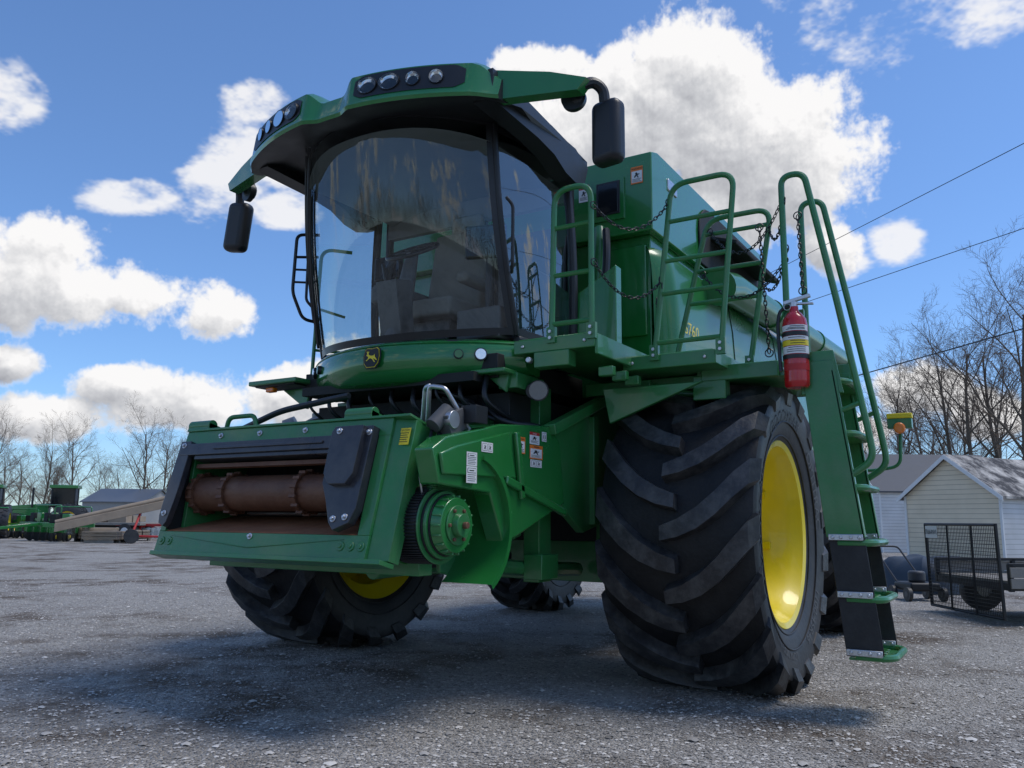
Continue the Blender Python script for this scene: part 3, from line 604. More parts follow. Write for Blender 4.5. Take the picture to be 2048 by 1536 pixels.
# ---------------- ladder
def ly(z):return 2.83-.105*(z-.4)
ld=MB()
GRIP=mat("black_grip_sheet",(.01,.01,.011),.55,0,0,.2,10,.1,60,dirt=(.07,.07,.07),dirtamt=.25,dscale=8)
for x in(.75,.24):
    def st(z0,z1,w0,w1,dx,th,mt):ld.prism([(x+dx,ly(z0)-w0/2,z0),(x+dx,ly(z0)+w0/2,z0),(x+dx,ly(z1)+w1/2,z1),(x+dx,ly(z1)-w1/2,z1)],(th,0,0),mt)
    st(1.02,2.06,.21,.19,0,.02,GREENF);st(.36,1.06,.20,.20,-.012,.010,GRIP)
    st(1.86,2.12,.24,.20,-.008,.02,GREENF)
    for z in(1.02,.70,.385):
        ld.prism([(x+.012,ly(z)-.095,z-.018),(x+.012,ly(z)+.095,z-.018),(x+.012,ly(z)+.095,z+.018),(x+.012,ly(z)-.095,z+.018)],(.012,0,0),STEEL)
        for k in(-.07,-.025,.03,.075):ld.cyl((x+.024,ly(z)+k,z),(x+.034,ly(z)+k,z),.011,STEEL,n=6)
    ld.prism([(x-.04,ly(2.0)+.07,2.0),(x-.04,ly(1.02)+.09,1.02),(x-.04,ly(1.02)+.105,1.02),(x-.04,ly(2.0)+.085,2.0)],(.06,0,0),GREENF)
LD=ld.build("ladder",CO,bevel=.004)
for i in range(6):
    z=.36+.315*i;m=MB();yc=ly(z)+.0
    pts=[(.74,yc-.09),(.74,yc+.09),(.70,yc+.13),(.28,yc+.13),(.25,yc+.09),(.25,yc-.09)]
    m.prism([(a-.0,b,z-.02) for a,b in pts],(0,0,.012),GREENF);m.tube(fillet([(.74,yc-.05,z+.0),(.74,yc+.10,z+.0),(.68,yc+.145,z+.0),(.30,yc+.145,z),(.25,yc+.10,z),(.25,yc-.05,z)],.05),.02,GREENF)
    for j in range(5):m.torus((.33+.08*j,yc+.05,z-.004),(0,0,1),.018,.005,GREENF,10,5)
    m.build("step",LD,bevel=.0)
for x in(.75,.22):
    m=MB();m.tube(fillet([(x,2.49,2.08),(x,2.49,3.27),(x,2.63,3.27),(x,2.78,2.45),(x,2.92,1.62),(x,2.94,1.46),(x,2.82,1.38)],.09,7),.020,GREENF,10)
    m.tube([(x,ly(1.75)+.08,1.75),(x,2.89,1.80)],.015,GREENF);m.build("handrail",LD)
# rear warning light on an arm
m=MB();m.tube(fillet([(-3.1,1.45,1.72),(-3.1,2.35,1.62),(-3.1,2.62,1.66),(-3.1,2.64,2.0)],.09),.018,GREENF)
m.box((-3.1,2.64,2.08),(.10,.22,.10),GREENF);m.box((-3.1,2.64,2.155),(.11,.23,.05),YELST)
WL=m.build("warning_light_arm",CO,bevel=.015)
m=MB();m.cyl((-3.05,2.64,2.03),(-2.99,2.64,2.03),.058,AMBER,r1=.05,n=24);m.build("amber_lamp",WL,bevel=.01)
# ---------------- fire extinguisher
FE=thing("fire_extinguisher",(.80,2.545,1.90),"red fire extinguisher with white labels strapped to platform edge","fire extinguisher")
m=MB();m.lathe([(.001,0),(.062,.0),(.072,.012),(.074,.04),(.074,.38),(.068,.42),(.045,.455),(.028,.47),(.026,.50),(.001,.50)],(0,0,0),(0,0,1),REDP,40);m.build("cylinder_body",FE,ang=50)
m=MB();m.cyl((0,0,.47),(0,0,.53),.024,STEEL);m.box((.0,.02,.545),(.03,.16,.02),STEEL,Matrix.Rotation(.2,3,'X'));m.box((0,.05,.515),(.028,.13,.012),STEEL,Matrix.Rotation(-.1,3,'X'));m.torus((.02,-.035,.50),(1,0,0),.02,.003,STEEL,14,5);m.build("valve_handle",FE,bevel=.003)
m=MB();m.tube(fillet([(.0,-.02,.51),(.0,-.085,.49),(.02,-.097,.40),(.04,-.085,.10)],.05),.011,BLACK);m.build("hose",FE)
m=MB()
def band(z0,z1,mt,a0=-180,a1=180,r=.0755):
    n=40;m.grid(lambda u,v:V((r*math.cos(math.radians(a0+(a1-a0)*u)),r*math.sin(math.radians(a0+(a1-a0)*u)),z0+(z1-z0)*v)),n,1,mt)
band(.31,.335,BLACK,r=.078);band(.17,.195,BLACK,r=.078);band(.285,.308,WHITE,-80,95);band(.25,.283,YELST,-80,95);band(.20,.245,WHITE,-60,95);band(.34,.375,WHITE,-60,80)
for z in(.355,.365,.348,.295,.275,.26,.235,.222,.21):band(z,z+.004,INK,-30+10*(int(z*1000)%3),60,.0762)
band(.10,.14,REDST,-60,90,.0758)
m.build("label_band",FE,recalc=False)
m=MB();m.box((-.09,0,.25),(.03,.08,.5),GREENF);m.build("bracket",FE,bevel=.004)
# ================================================================== SETTING
OX,OY=5.91,3.687
def Wp(q,s,z=0):return V((OX-.8505*q-.526*s,OY-.526*q+.8505*s,z))
YAW=math.atan2(-.526,-.8505)
def groundmat():
    m=bpy.data.materials.new("gravel");m.use_nodes=True;nt=m.node_tree;N=nt.nodes;L=nt.links;b=N["Principled BSDF"];b.inputs["Roughness"].default_value=.85;b.inputs["Specular IOR Level"].default_value=.3
    tc=N.new("ShaderNodeTexCoord")
    def vor(s,f='F1'):
        v=N.new("ShaderNodeTexVoronoi");v.inputs["Scale"].default_value=s;v.feature=f;L.new(tc.outputs["Object"],v.inputs["Vector"]);return v
    def noi(s,d=6,r=.6,vec=None):
        v=N.new("ShaderNodeTexNoise");v.inputs["Scale"].default_value=s;v.inputs["Detail"].default_value=d;v.inputs["Roughness"].default_value=r;L.new(vec or tc.outputs["Object"],v.inputs["Vector"]);return v
    def math_(op,a,b_=None,c_=None):
        n=N.new("ShaderNodeMath");n.operation=op
        for i,x in enumerate((a,b_,c_)):
            if x is None:continue
            if isinstance(x,(int,float)):n.inputs[i].default_value=x
            else:L.new(x,n.inputs[i])
        return n.outputs[0]
    def mr(x,a,b_,c_,d):
        n=N.new("ShaderNodeMapRange");n.inputs[1].default_value=a;n.inputs[2].default_value=b_;n.inputs[3].default_value=c_;n.inputs[4].default_value=d;L.new(x,n.inputs[0]);return n.outputs[0]
    v1=vor(75);v2=vor(30)
    sep=N.new("ShaderNodeSeparateColor");L.new(v1.outputs["Color"],sep.inputs[0]);sep2=N.new("ShaderNodeSeparateColor");L.new(v2.outputs["Color"],sep2.inputs[0])
    r=N.new("ShaderNodeValToRGB");e=r.color_ramp.elements;e[0].position=.05;e[0].color=(.20,.185,.165,1);e[1].position=.95;e[1].color=(.74,.70,.635,1)
    x=e.new(.5);x.color=(.39,.365,.33,1);x=e.new(.75);x.color=(.48,.445,.395,1)
    L.new(math_('ADD',math_('MULTIPLY',sep.outputs[0],.65),math_('MULTIPLY',sep2.outputs[1],.35)),r.inputs[0])
    fine=noi(9,6,.7);big=noi(.35,4,.6);mid=noi(1.3,6,.65)
    mp=N.new("ShaderNodeMapping");mp.inputs["Rotation"].default_value=(0,0,.9);mp.inputs["Scale"].default_value=(.10,1.,1.);L.new(tc.outputs["Object"],mp.inputs[0]);trk=noi(.9,3,.5,mp.outputs[0])
    dust=N.new("ShaderNodeMix");dust.data_type='RGBA';dust.inputs[7].default_value=(.46,.43,.385,1);L.new(r.outputs[0],dust.inputs[6]);L.new(math_('ADD',mr(fine.outputs["Fac"],.42,.66,.05,.45),mr(trk.outputs["Fac"],.52,.62,0,.4)),dust.inputs[0])
    wet=N.new("ShaderNodeMix");wet.data_type='RGBA';wet.blend_type='MULTIPLY';wet.inputs[7].default_value=(.34,.28,.225,1);L.new(dust.outputs[2],wet.inputs[6])
    L.new(math_('MULTIPLY',mr(mid.outputs["Fac"],.44,.60,0,1),mr(big.outputs["Fac"],.42,.54,0,.95)),wet.inputs[0])
    geo=N.new("ShaderNodeNewGeometry");ln=N.new("ShaderNodeVectorMath");ln.operation='LENGTH';L.new(geo.outputs["Position"],ln.inputs[0])
    far=N.new("ShaderNodeMix");far.data_type='RGBA';far.inputs[7].default_value=(.16,.14,.08,1);L.new(wet.outputs[2],far.inputs[6])
    L.new(mr(math_('ADD',ln.outputs["Value"],math_('MULTIPLY',big.outputs["Fac"],30)),88,98,0,1),far.inputs[0])
    L.new(far.outputs[2],b.inputs["Base Color"])
    h=math_('ADD',math_('MULTIPLY',v1.outputs["Distance"],-1.),math_('MULTIPLY',v2.outputs["Distance"],-.9));h=math_('ADD',h,math_('MULTIPLY',fine.outputs["Fac"],.9))
    bp=N.new("ShaderNodeBump");bp.inputs["Strength"].default_value=.9;bp.inputs["Distance"].default_value=.022;L.new(h,bp.inputs["Height"]);L.new(bp.outputs[0],b.inputs["Normal"])
    return m
GR=groundmat()
g=MB();xs=[-900,-300,-120,-60,-20,0,20,60,200,900];n=len(xs)
vs=[(xx,yy,0) for yy in xs for xx in xs]
g.add(vs,[(i+j*n,i+1+j*n,i+1+(j+1)*n,i+(j+1)*n) for j in range(n-1) for i in range(n-1)],GR)
G=g.build("ground",recalc=False);G["kind"]="structure"
STN=bpy.data.materials.new("loose_stone");STN.use_nodes=True
nt=STN.node_tree;b=nt.nodes["Principled BSDF"];b.inputs["Roughness"].default_value=.85
gi=nt.nodes.new("ShaderNodeNewGeometry");rp=nt.nodes.new("ShaderNodeValToRGB");rp.color_ramp.elements[0].color=(.19,.175,.155,1);rp.color_ramp.elements[1].color=(.74,.70,.64,1);x=rp.color_ramp.elements.new(.6);x.color=(.38,.355,.32,1)
nt.links.new(gi.outputs["Random Per Island"],rp.inputs[0]);nt.links.new(rp.outputs[0],b.inputs["Base Color"])
NS=90000
q=3.3+rng.random(NS)**1.4*12;s=(rng.random(NS)*2-1)*(q*.66+.6)
sz=.004+.009*rng.random(NS)**2.5+.018*(rng.random(NS)<.015)*rng.random(NS)
base=np.array([(1,0,0),(0,1,0),(-1,0,0),(0,-1,0),(0,0,.8),(0,0,-.6),(.7,.7,.35),(-.7,.7,.3),(-.7,-.7,.35),(.7,-.7,.3)],float)
ring=[0,6,1,7,2,8,3,9]
F=[]
for i in range(8):F+=[(ring[i],ring[(i+1)%8],4)]
F=np.array(F)
ang=rng.random(NS)*6.28;ca,sa=np.cos(ang),np.sin(ang)
vv=base[None]*(1+.35*(rng.random((NS,10,3))-.5));vv[:,:,0]*=(.8+.6*rng.random(NS))[:,None];vv[:,:,2]*=(.5+.4*rng.random(NS))[:,None]
vx=(vv[:,:,0]*ca[:,None]-vv[:,:,1]*sa[:,None])*sz[:,None];vy=(vv[:,:,0]*sa[:,None]+vv[:,:,1]*ca[:,None])*sz[:,None];vz=vv[:,:,2]*sz[:,None]
px=OX-.8505*q-.526*s;py=OY-.526*q+.8505*s
P=np.stack([vx+px[:,None],vy+py[:,None],vz+sz[:,None]*.15],-1).reshape(-1,3)
FF=(F[None]+10*np.arange(NS)[:,None,None]).reshape(-1,3)
me=bpy.data.meshes.new("loose_gravel");me.vertices.add(len(P));me.vertices.foreach_set("co",P.ravel());me.loops.add(FF.size);me.loops.foreach_set("vertex_index",FF.ravel());me.polygons.add(len(FF));me.polygons.foreach_set("loop_start",np.arange(len(FF))*3);me.update(calc_edges=True);me.validate()
me.materials.append(STN);o=bpy.data.objects.new("loose_gravel",me);col.objects.link(o);o["kind"]="stuff"
# ---------------- trees
BARK=mat("bark",(.12,.095,.07),.9,var=.35,scale=3);TWIG=mat("twigs",(.17,.125,.09),.9,var=.3,scale=2)
def gen_tree(seed,H,lv=4,spread=1.):
    R=random.Random(seed);T=MB();C=MB()
    def seg(p,d,L,r,level):
        n=5 if level==0 else (4 if level<3 else 2);pts=[p];rs=[r];dd=d.copy()
        for i in range(n):
            w=.10 if level==0 else .22
            dd=(dd+V((R.uniform(-w,w),R.uniform(-w,w),R.uniform(-w,w)+(.06 if level else .0)))).normalized()
            pts.append(pts[-1]+dd*L/n);rs.append(r*(1-.72*(i+1)/n))
        M=T if level<=1 else C;k=(8,6,4,3,3)[min(level,4)];vs=[];x=None
        for i,q in enumerate(pts):
            t=(pts[min(i+1,n)]-pts[max(i-1,0)]).normalized();x,y=perp(t)
            for a in range(k):
                an=2*math.pi*a/k;vs.append(q+x*math.cos(an)*rs[i]+y*math.sin(an)*rs[i])
        M.add(vs,[(i*k+a,i*k+(a+1)%k,(i+1)*k+(a+1)%k,(i+1)*k+a) for i in range(n) for a in range(k)],BARK if level<2 else TWIG)
        if level<lv:
            nc=(10,8,7,5)[level]
            for c in range(nc):
                t=(.28 if level==0 else .18)+(.72 if level==0 else .80)*(c+R.random()*.8)/nc;t=min(t,.98);i=min(int(t*n),n-1);q=pts[i].lerp(pts[i+1],t*n-i)
                ax=(pts[i+1]-pts[i]).normalized();x,y=perp(ax);an=R.uniform(0,6.28) if level else c*2.4+R.uniform(-.4,.4)
                tilt=R.uniform(.45,.95)*spread*(1 if level else 1.0-.35*t);nd=(ax*math.cos(tilt)+(x*math.cos(an)+y*math.sin(an))*math.sin(tilt)).normalized()
                rr=rs[i]*(1-(t*n-i))+rs[i+1]*(t*n-i)
                seg(q,nd,L*R.uniform(.42,.68)*(1-.35*t),max(rr*.58,.006),level+1)
    seg(V((0,0,-.05)),V((0,0,1)),H,H*.016,0)
    return T.mesh("trunk",60,False),C.mesh("crown",60,False)
variants=[gen_tree(11,11,4,1.),gen_tree(23,11,4,1.15),gen_tree(37,11,4,.9),gen_tree(51,11,4,1.05)]
def tree(q,s,h,v,rot,lab,grp):
    p=Wp(q,s);e=thing("bare_tree",p,lab,"tree",grp,rot);e.scale=(h/11,)*3
    for nm,md in zip(("trunk","crown"),variants[v]):
        o=bpy.data.objects.new(nm,md);o.parent=e;col.objects.link(o)
G1="leafless trees along the far edge of the yard"
for i,(u,q,h) in enumerate(((-10,70,12),(45,75,9),(95,72,10.5),(150,70,11.5),(205,80,8.5),(290,66,12),(330,72,11),(385,64,9.5),(430,85,8),(480,90,7),(120,85,9),(250,82,8.5),(20,62,8))):
    tree(q,(u-1024)/1668*q,h*.64,i%4,i*1.7,"tall leafless tree standing beyond the gravel yard",G1)
for i,(u,q,h) in enumerate(((1740,60,11),(1790,50,11.5),(1850,55,12.5),(1905,46,13),(1960,44,13.5),(2015,48,14.5),(2060,42,15.5),(1820,62,9),(1930,60,12),(1720,48,8),(1880,66,11),(1995,62,13))):
    tree(q,(u-1024)/1668*q,h*.76,(i+1)%4,i*2.1+1,"tall leafless tree rising behind the sheds",G1)
wm=MB()
A=[(np.array([v.co[:] for v in m_.vertices]),[tuple(p.vertices) for p in m_.polygons]) for m_ in gen_tree(78,8,3,1.2)]
def addw(p,k,a):
    for vs,fs in A:
        x=vs[:,0]*math.cos(a)-vs[:,1]*math.sin(a);y=vs[:,0]*math.sin(a)+vs[:,1]*math.cos(a)
        wm.add(np.stack([x*k+p.x,y*k+p.y,vs[:,2]*k],1).tolist(),fs,TWIG)
for i in range(90):addw(Wp(88+random.random()*35,-75+i*1.8+random.uniform(-1,1)),random.uniform(.45,.85),random.random()*6.28)
for i in range(60):
    an=math.radians(100+160*i/59);d=38+random.random()*22;addw(Wp(d*math.cos(an),d*math.sin(an)),random.uniform(.8,1.3),random.random()*6.28)
o=wm.build("woodland",recalc=False);o["kind"]="stuff"
def siding(name,c,sc):
    m=bpy.data.materials.new(name);m.use_nodes=True;nt=m.node_tree;N=nt.nodes;L=nt.links;b=N["Principled BSDF"];b.inputs["Roughness"].default_value=.6
    tc=N.new("ShaderNodeTexCoord");sp=N.new("ShaderNodeSeparateXYZ");L.new(tc.outputs["Object"],sp.inputs[0])
    mu=N.new("ShaderNodeMath");mu.operation='MULTIPLY';mu.inputs[1].default_value=sc;L.new(sp.outputs[2],mu.inputs[0]);fr=N.new("ShaderNodeMath");fr.operation='FRACT';L.new(mu.outputs[0],fr.inputs[0])
    r=N.new("ShaderNodeValToRGB");r.color_ramp.elements[0].position=.0;r.color_ramp.elements[0].color=(c[0]*.35,c[1]*.35,c[2]*.35,1);r.color_ramp.elements[1].position=.14;r.color_ramp.elements[1].color=(*c,1);L.new(fr.outputs[0],r.inputs[0])
    n=N.new("ShaderNodeTexNoise");n.inputs["Scale"].default_value=2;n.inputs["Detail"].default_value=4;L.new(tc.outputs["Object"],n.inputs["Vector"]);mx=N.new("ShaderNodeMix");mx.data_type='RGBA';mx.blend_type='MULTIPLY';mx.inputs[7].default_value=(.72,.70,.66,1)
    L.new(r.outputs[0],mx.inputs[6]);L.new(n.outputs["Fac"],mx.inputs[0]);L.new(mx.outputs[2],b.inputs["Base Color"])
    bp=N.new("ShaderNodeBump");bp.inputs["Distance"].default_value=.02;bp.inputs["Strength"].default_value=.8;L.new(fr.outputs[0],bp.inputs["Height"]);L.new(bp.outputs[0],b.inputs["Normal"]);return m
CREAM=siding("cream_siding",(.86,.76,.58),8);WSID=siding("white_siding",(.78,.79,.80),8)
SHIN=mat("worn_shingles",(.055,.052,.052),.9,var=.4,scale=9,bump=.4,bscale=20,dirt=(.62,.58,.52),dirtamt=1.3,dscale=1.7);TARP=mat("grey_tarp_roof",(.075,.08,.09),.6,var=.3,scale=2,bump=.5,bscale=4);METR=mat("grey_metal_roof",(.15,.165,.185),.45,.3,var=.2);WTRIM=mat("white_trim",(.72,.72,.70),.6)
def shed(name,q,s,ang,w,l,he,hp,wall,side,roof,label,cat="shed"):
    p=Wp(q,s);R=thing(name,p,label,cat,None,YAW+ang)
    m=MB();m.add([(0,-w/2,0),(0,w/2,0),(0,w/2,he),(0,0,hp),(0,-w/2,he)],[(0,1,2,3,4)],wall);m.add([(l,-w/2,0),(l,w/2,0),(l,w/2,he),(l,0,hp),(l,-w/2,he)],[(0,1,2,3,4)],wall)
    for y in(-w/2,w/2):m.add([(0,y,0),(l,y,0),(l,y,he),(0,y,he)],[(0,1,2,3)],side);m.box((-.01,y,he/2),(.05,.06,he),WTRIM)
    W=m.build("wall",R,recalc=False)
    r_=MB();o=.16;k=(hp-he)/(w/2)
    for sg in(1,-1):
        r_.prism([(-o,0,hp+.02),(-o,sg*(w/2+o),he-k*o+.02),(-o,sg*(w/2+o),he-k*o+.08),(-o,0,hp+.08)],(l+2*o,0,0),roof)
        r_.prism([(-o-.02,0,hp-.05),(-o-.02,sg*(w/2+o),he-k*o-.05),(-o-.02,sg*(w/2+o),he-k*o+.07),(-o-.02,0,hp+.07)],(.02,0,0),WTRIM)
    r_.build("roof",R)
    return R
shed("garden_shed",22.0,11.5,math.radians(-60),2.6,3.8,1.85,2.85,CREAM,WSID,SHIN,"small cream-sided shed with worn patchy shingle roof")
shed("outbuilding",36,14.6,math.radians(-90),5.5,5.5,2.4,4.0,WSID,WSID,TARP,"low white building with dark grey tarp-covered roof","building")
shed("metal_roof_barn",46,25.5,math.radians(-90),7,10,2.8,4.6,WSID,WSID,METR,"pale barn with ribbed grey metal roof behind the shed","barn")
shed("storage_barn",66,-32,math.radians(-90),6,4.5,2.2,3.2,mat("barn_wall",(.35,.34,.32),.8),mat("barn_side",(.30,.30,.29),.8),METR,"long low storage barn with pale metal roof","barn")
# ---------------- utility trailer
TR=thing("utility_trailer",Wp(10.25,5.42),"small trailer with black mesh ramp gate and weathered wooden sides","trailer",None,YAW)
BLK=mat("black_steel",(.015,.015,.016),.5);WOODG=mat("weathered_planks",(.26,.24,.21),.85,var=.35,scale=4,bump=.3)
m=MB()
m.box((0,-1.6,.42),(1.6,3.0,.08),BLK)
for x in(-.8,.8):
    m.box((x,-1.6,.66),(.05,3.0,.04),BLK)
    for y in(-.12,-1.1,-2.1,-3.05):m.box((x,y,.52),(.05,.05,.3),BLK)
m.tube([(-.3,-3.1,.42),(0,-4.3,.42),(.3,-3.1,.42)],.04,BLK)
T0=m.build("trailer_frame",TR,bevel=.005)
m=MB()
for x in(-.83,.83):
    for z in(.50,.62):m.box((x,-1.6,z-.04),(.03,3.0,.11),WOODG)
m.box((0,-1.6,.47),(1.55,2.95,.03),WOODG);m.build("plank_sides",TR,bevel=.004)
m=MB()
gx=.80
m.tube([(-gx,-.02,.08),(-gx,.0,1.10),(gx,0,1.10),(gx,-.02,.08)],.022,BLK,6,True)
for x in(-.28,.26):m.tube([(x,0,.08),(x,0,1.10)],.014,BLK,6)
for i in range(46):
    x=-gx+.035*i
    m.tube([(x,0,.09),(x,0,1.09)],.0035,BLK,3)
for i in range(24):m.tube([(-gx,0,.10+.041*i),(gx,0,.10+.041*i)],.0035,BLK,3)
m.build("ramp_gate",TR,recalc=False)
for x in(-.95,.95):
    m=MB();m.lathe([(.10,-.08),(.2,-.09),(.26,-.07),(.28,-.03),(.28,.03),(.26,.07),(.2,.09),(.10,.08)],(x,-.75,.28),(1,0,0),RUBSIDE,28);m.cyl((x-.06,-.75,.28),(x+.06,-.75,.28),.13,WTRIM,n=20);m.build("trailer_wheel",TR)
m=MB();m.add([(.45,.03,.93),(.75,.03,.93),(.75,.03,1.08),(.45,.03,1.08)],[(0,1,2,3)],WHITE);m.text("TR664NVL",.06,(.60,.034,1.005),(-1,0,0),(0,0,1),INK,.8);m.build("licence_plate",TR,recalc=False)
BLUE=mat("blue_tarp",(.02,.035,.055),.6,var=.3,bump=.5,bscale=6)
TP=thing("tarp_covered_pile",Wp(14.5,7.1),"dark blue tarp draped over a low pile beside the trailer","tarp pile")
m=MB()
def tp(u,v):
    a=u*2*math.pi;r_=(1-v**1.5)*1.0;h=.55*(1-(1-v)**4)+.09*math.sin(5*a+3*v)*(1-v)+.05*math.sin(3*a-5*v)*(1-v);return V((r_*math.cos(a)*(1+.1*math.sin(3*a)),r_*.8*math.sin(a),max(0,h*(1 if v>0 else 0))))
m.grid(tp,28,8,BLUE);m.build("tarp",TP,ang=60)
MW=thing("push_mower",Wp(12.6,6.0),"small dark push mower parked on gravel by the trailer gate","mower",None,.6)
m=MB();m.box((0,0,.2),(.5,.45,.12),BLK);m.cyl((0,0,.26),(0,0,.42),.12,mat("mower_engine",(.05,.05,.055),.5));m.build("deck",MW,bevel=.03,seg=3)
m=MB();m.tube(fillet([(-.2,-.2,.25),(-.9,-.2,.75),(-.9,.2,.75),(-.2,.2,.25)],.08),.014,BLK);m.build("handle",MW)
for x in(-.22,.22):
    for y in(-.26,.26):
        m=MB();m.cyl((x,y-.025,.1),(x,y+.025,.1),.1,RUBSIDE,n=20);m.cyl((x,y-.03,.1),(x,y+.03,.1),.045,CONS,n=12);m.build("mower_wheel",MW)
def pline(z,s0,q0,s1,q1,r):
    k=(s1-s0)/(q1-q0);a=-6;b=62
    P=[]
    for i in range(25):
        q=a+(b-a)*i/24;P.append(Wp(q,s0+k*(q-q0),z+.1*((i-12)/12)**2))
    m=MB();m.tube(P,r,BLK,5);o=m.build("power_line",recalc=False);o["label"]="thin black overhead cable strung across the yard";o["category"]="power line";o["group"]="overhead cables between the poles"
pline(9.8,11.8,18,9.8,25.6,.010);pline(8.0,12.06,18.7,9.35,25.4,.010);pline(5.5,11.6,18.45,10.4,24.7,.018)
for q,s in((62,1.2),(-6,17.6)):
    P_=thing("utility_pole",Wp(q,s),"weathered wooden utility pole carrying the overhead cables","utility pole","utility poles",YAW)
    m=MB();m.cyl((0,0,0),(0,0,10.4),.16,WOODG,r1=.11,n=14);m.build("pole",P_)
    m=MB();m.box((0,0,9.8),(.12,2.2,.12),WOODG);[m.cyl((0,y,9.86),(0,y,10.0),.04,WTRIM,n=10) for y in(-.9,0,.9)];m.build("crossarm",P_,bevel=.01)
def tractor(q,s,rot,label,sc=1.):
    T=thing("tractor",Wp(q,s),label,"tractor","green farm machines parked across the yard",rot);T.scale=(sc,)*3
    m=MB();m.prism([(.3,-.4,1.1),(2.6,-.36,1.1),(2.75,-.36,1.3),(2.6,-.36,1.75),(.3,-.4,1.95)],(0,.76,0),GREEN);m.box((.2,0,1.0),(4.0,.5,.4),DARK);m.box((-.9,1.0,1.75),(1.2,.5,.08),GREEN);m.box((-.9,-1.0,1.75),(1.2,.5,.08),GREEN);m.cyl((1.2,.45,1.7),(1.2,.45,2.9),.06,BLACK);m.build("bonnet",T,bevel=.05)
    m=MB();m.box((-.5,0,2.3),(1.3,1.3,1.2),SCREEN);m.box((-.5,0,2.98),(1.6,1.6,.2),GREEN)
    for x in(-1.15,.15):
        for y in(-.65,.65):m.box((x,y,2.3),(.08,.08,1.25),BLACK)
    m.build("cabin",T,bevel=.03)
    for x,r_,w in((-.9,.95,.55),(2.0,.65,.42)):
        for y in(-1.0,1.0):
            m=MB();m.lathe([(r_*.55,-w/2),(r_*.9,-w/2),(r_,-w/2+.05),(r_,w/2-.05),(r_*.9,w/2),(r_*.55,w/2)],(x,y,r_),(0,1,0),RUBSIDE,28)
            for i in range(18):
                a=i*math.pi/9
                for sg in(1,-1):m.box((x+r_*math.cos(a+sg*.08),y+sg*w*.22,r_+r_*math.sin(a+sg*.08)),(.07,w*.5,.09),RUBSIDE,Matrix.Rotation(-a,3,'Y')@Matrix.Rotation(sg*.5,3,'X'))
            m.lathe([(.1,-.02),(r_*.5,-.04),(r_*.57,-w/2+.03),(r_*.57,w/2-.03),(r_*.5,.04),(.1,.05)],(x,y,r_),(0,1,0),YELLOW,24)
            m.cyl((x,y-.1,r_),(x,y+.1,r_),.14,YELLOW);m.build("tractor_wheel",T)
    return T
tractor(50,-27.0,YAW+1.9,"green tractor with dark cab parked among implements",.95);tractor(42,-26.0,YAW+.4,"green tractor with yellow wheels parked across the yard",.85)
def planter(q,s,rot,n,label,sc=1.):
    T=thing("row_planter",Wp(q,s),label,"farm implement","green farm machines parked across the yard",rot);T.scale=(sc,)*3
    m=MB();m.box((0,0,.75),(.18,n*.55,.18),GREEN);m.box((-.4,0,.95),(.12,n*.5,.12),GREEN);m.prism([(0,-.2,.7),(1.8,-.03,.5),(1.8,.03,.5),(0,.2,.7)],(0,0,.12),GREEN);m.tube(fillet([(-.4,-n*.2,1.0),(-.4,-n*.2,1.6),(-.4,n*.2,1.6),(-.4,n*.2,1.0)],.1),.03,GREEN);m.build("frame",T,bevel=.02)
    for i in range(n):
        y=(i-(n-1)/2)*.55;m=MB();m.box((-.5,y,1.05),(.4,.32,.42),GREEN if i%2 else DARK);m.box((-.35,y,.55),(.5,.08,.35),GREEN);m.cyl((-.3,y-.03,.25),(-.3,y+.03,.25),.25,DARK,n=20);m.cyl((-.75,y-.06,.2),(-.75,y+.06,.2),.2,RUBSIDE,n=20);m.cyl((-.75,y-.07,.2),(-.75,y+.07,.2),.11,YELLOW,n=14);m.build("row_unit",T,bevel=.03)
planter(38,-21.2,YAW+2.6,5,"green planter frame with yellow-hubbed row units on gravel",1.);planter(37,-19.3,YAW+3.3,4,"green planter frame with yellow-hubbed row units on gravel",.95);planter(42,-24.4,YAW+3.0,4,"green planter frame with yellow-hubbed row units on gravel",.9)
WG=thing("flatbed_wagon",Wp(44,-21.4),"long flatbed wagon stacked with pale timber","wagon",None,YAW+1.4)
m=MB();m.box((0,0,.75),(6,2,.14),WOODG);m.box((0,0,.62),(5.8,.3,.14),BLK);m.build("bed",WG,bevel=.02)
m=MB()
for k in range(4):
    for j in range(3):m.box((-1.6+k*1.1,-.6+j*.6,1.0),(1.0,.5,.28+.08*((k+j)%3)),CONC)
m.build("timber_stack",WG,bevel=.01)
for x in(-2.2,2.2):
    for y in(-.95,.95):
        m=MB();m.cyl((x,y-.12,.38),(x,y+.12,.38),.38,RUBSIDE,n=24);m.cyl((x,y-.13,.38),(x,y+.13,.38),.2,WTRIM,n=16);m.build("wagon_wheel",WG)
CV=thing("conveyor",Wp(36,-16.1),"long tan grain conveyor propped on a low wheeled frame","conveyor",None,YAW-1.15)
m=MB();m.prism([(-2.9,-.2,.45),(2.9,-.2,1.9),(2.9,-.2,2.25),(-2.9,-.2,.8)],(0,.4,0),CONC);m.tube([(-2.9,0,.85),(2.9,0,2.35)],.10,CONC);m.build("conveyor_tube",CV,bevel=.02)
m=MB();m.tube([(0,-.6,.3),(0.3,0,1.3),(0,.6,.3)],.05,REDST);m.tube([(2.0,-.6,0.05),(2.2,0,1.7),(2.0,.6,.05)],.05,REDST);m.tube([(0,0,.3),(2.0,0,.25)],.05,REDST);m.tube([(0,-.75,.3),(0,.75,.3)],.04,REDST);m.tube([(2,-.6,.25),(2,.6,.25)],.04,REDST);[m.cyl((0,y-.08,.3),(0,y+.08,.3),.3,RUBSIDE,n=20) for y in(-.7,.7)];m.build("undercarriage",CV,bevel=.01)
RI=thing("disc_implement",Wp(44,-18.6),"low red tillage implement parked by the conveyor","farm implement",None,YAW+1.3)
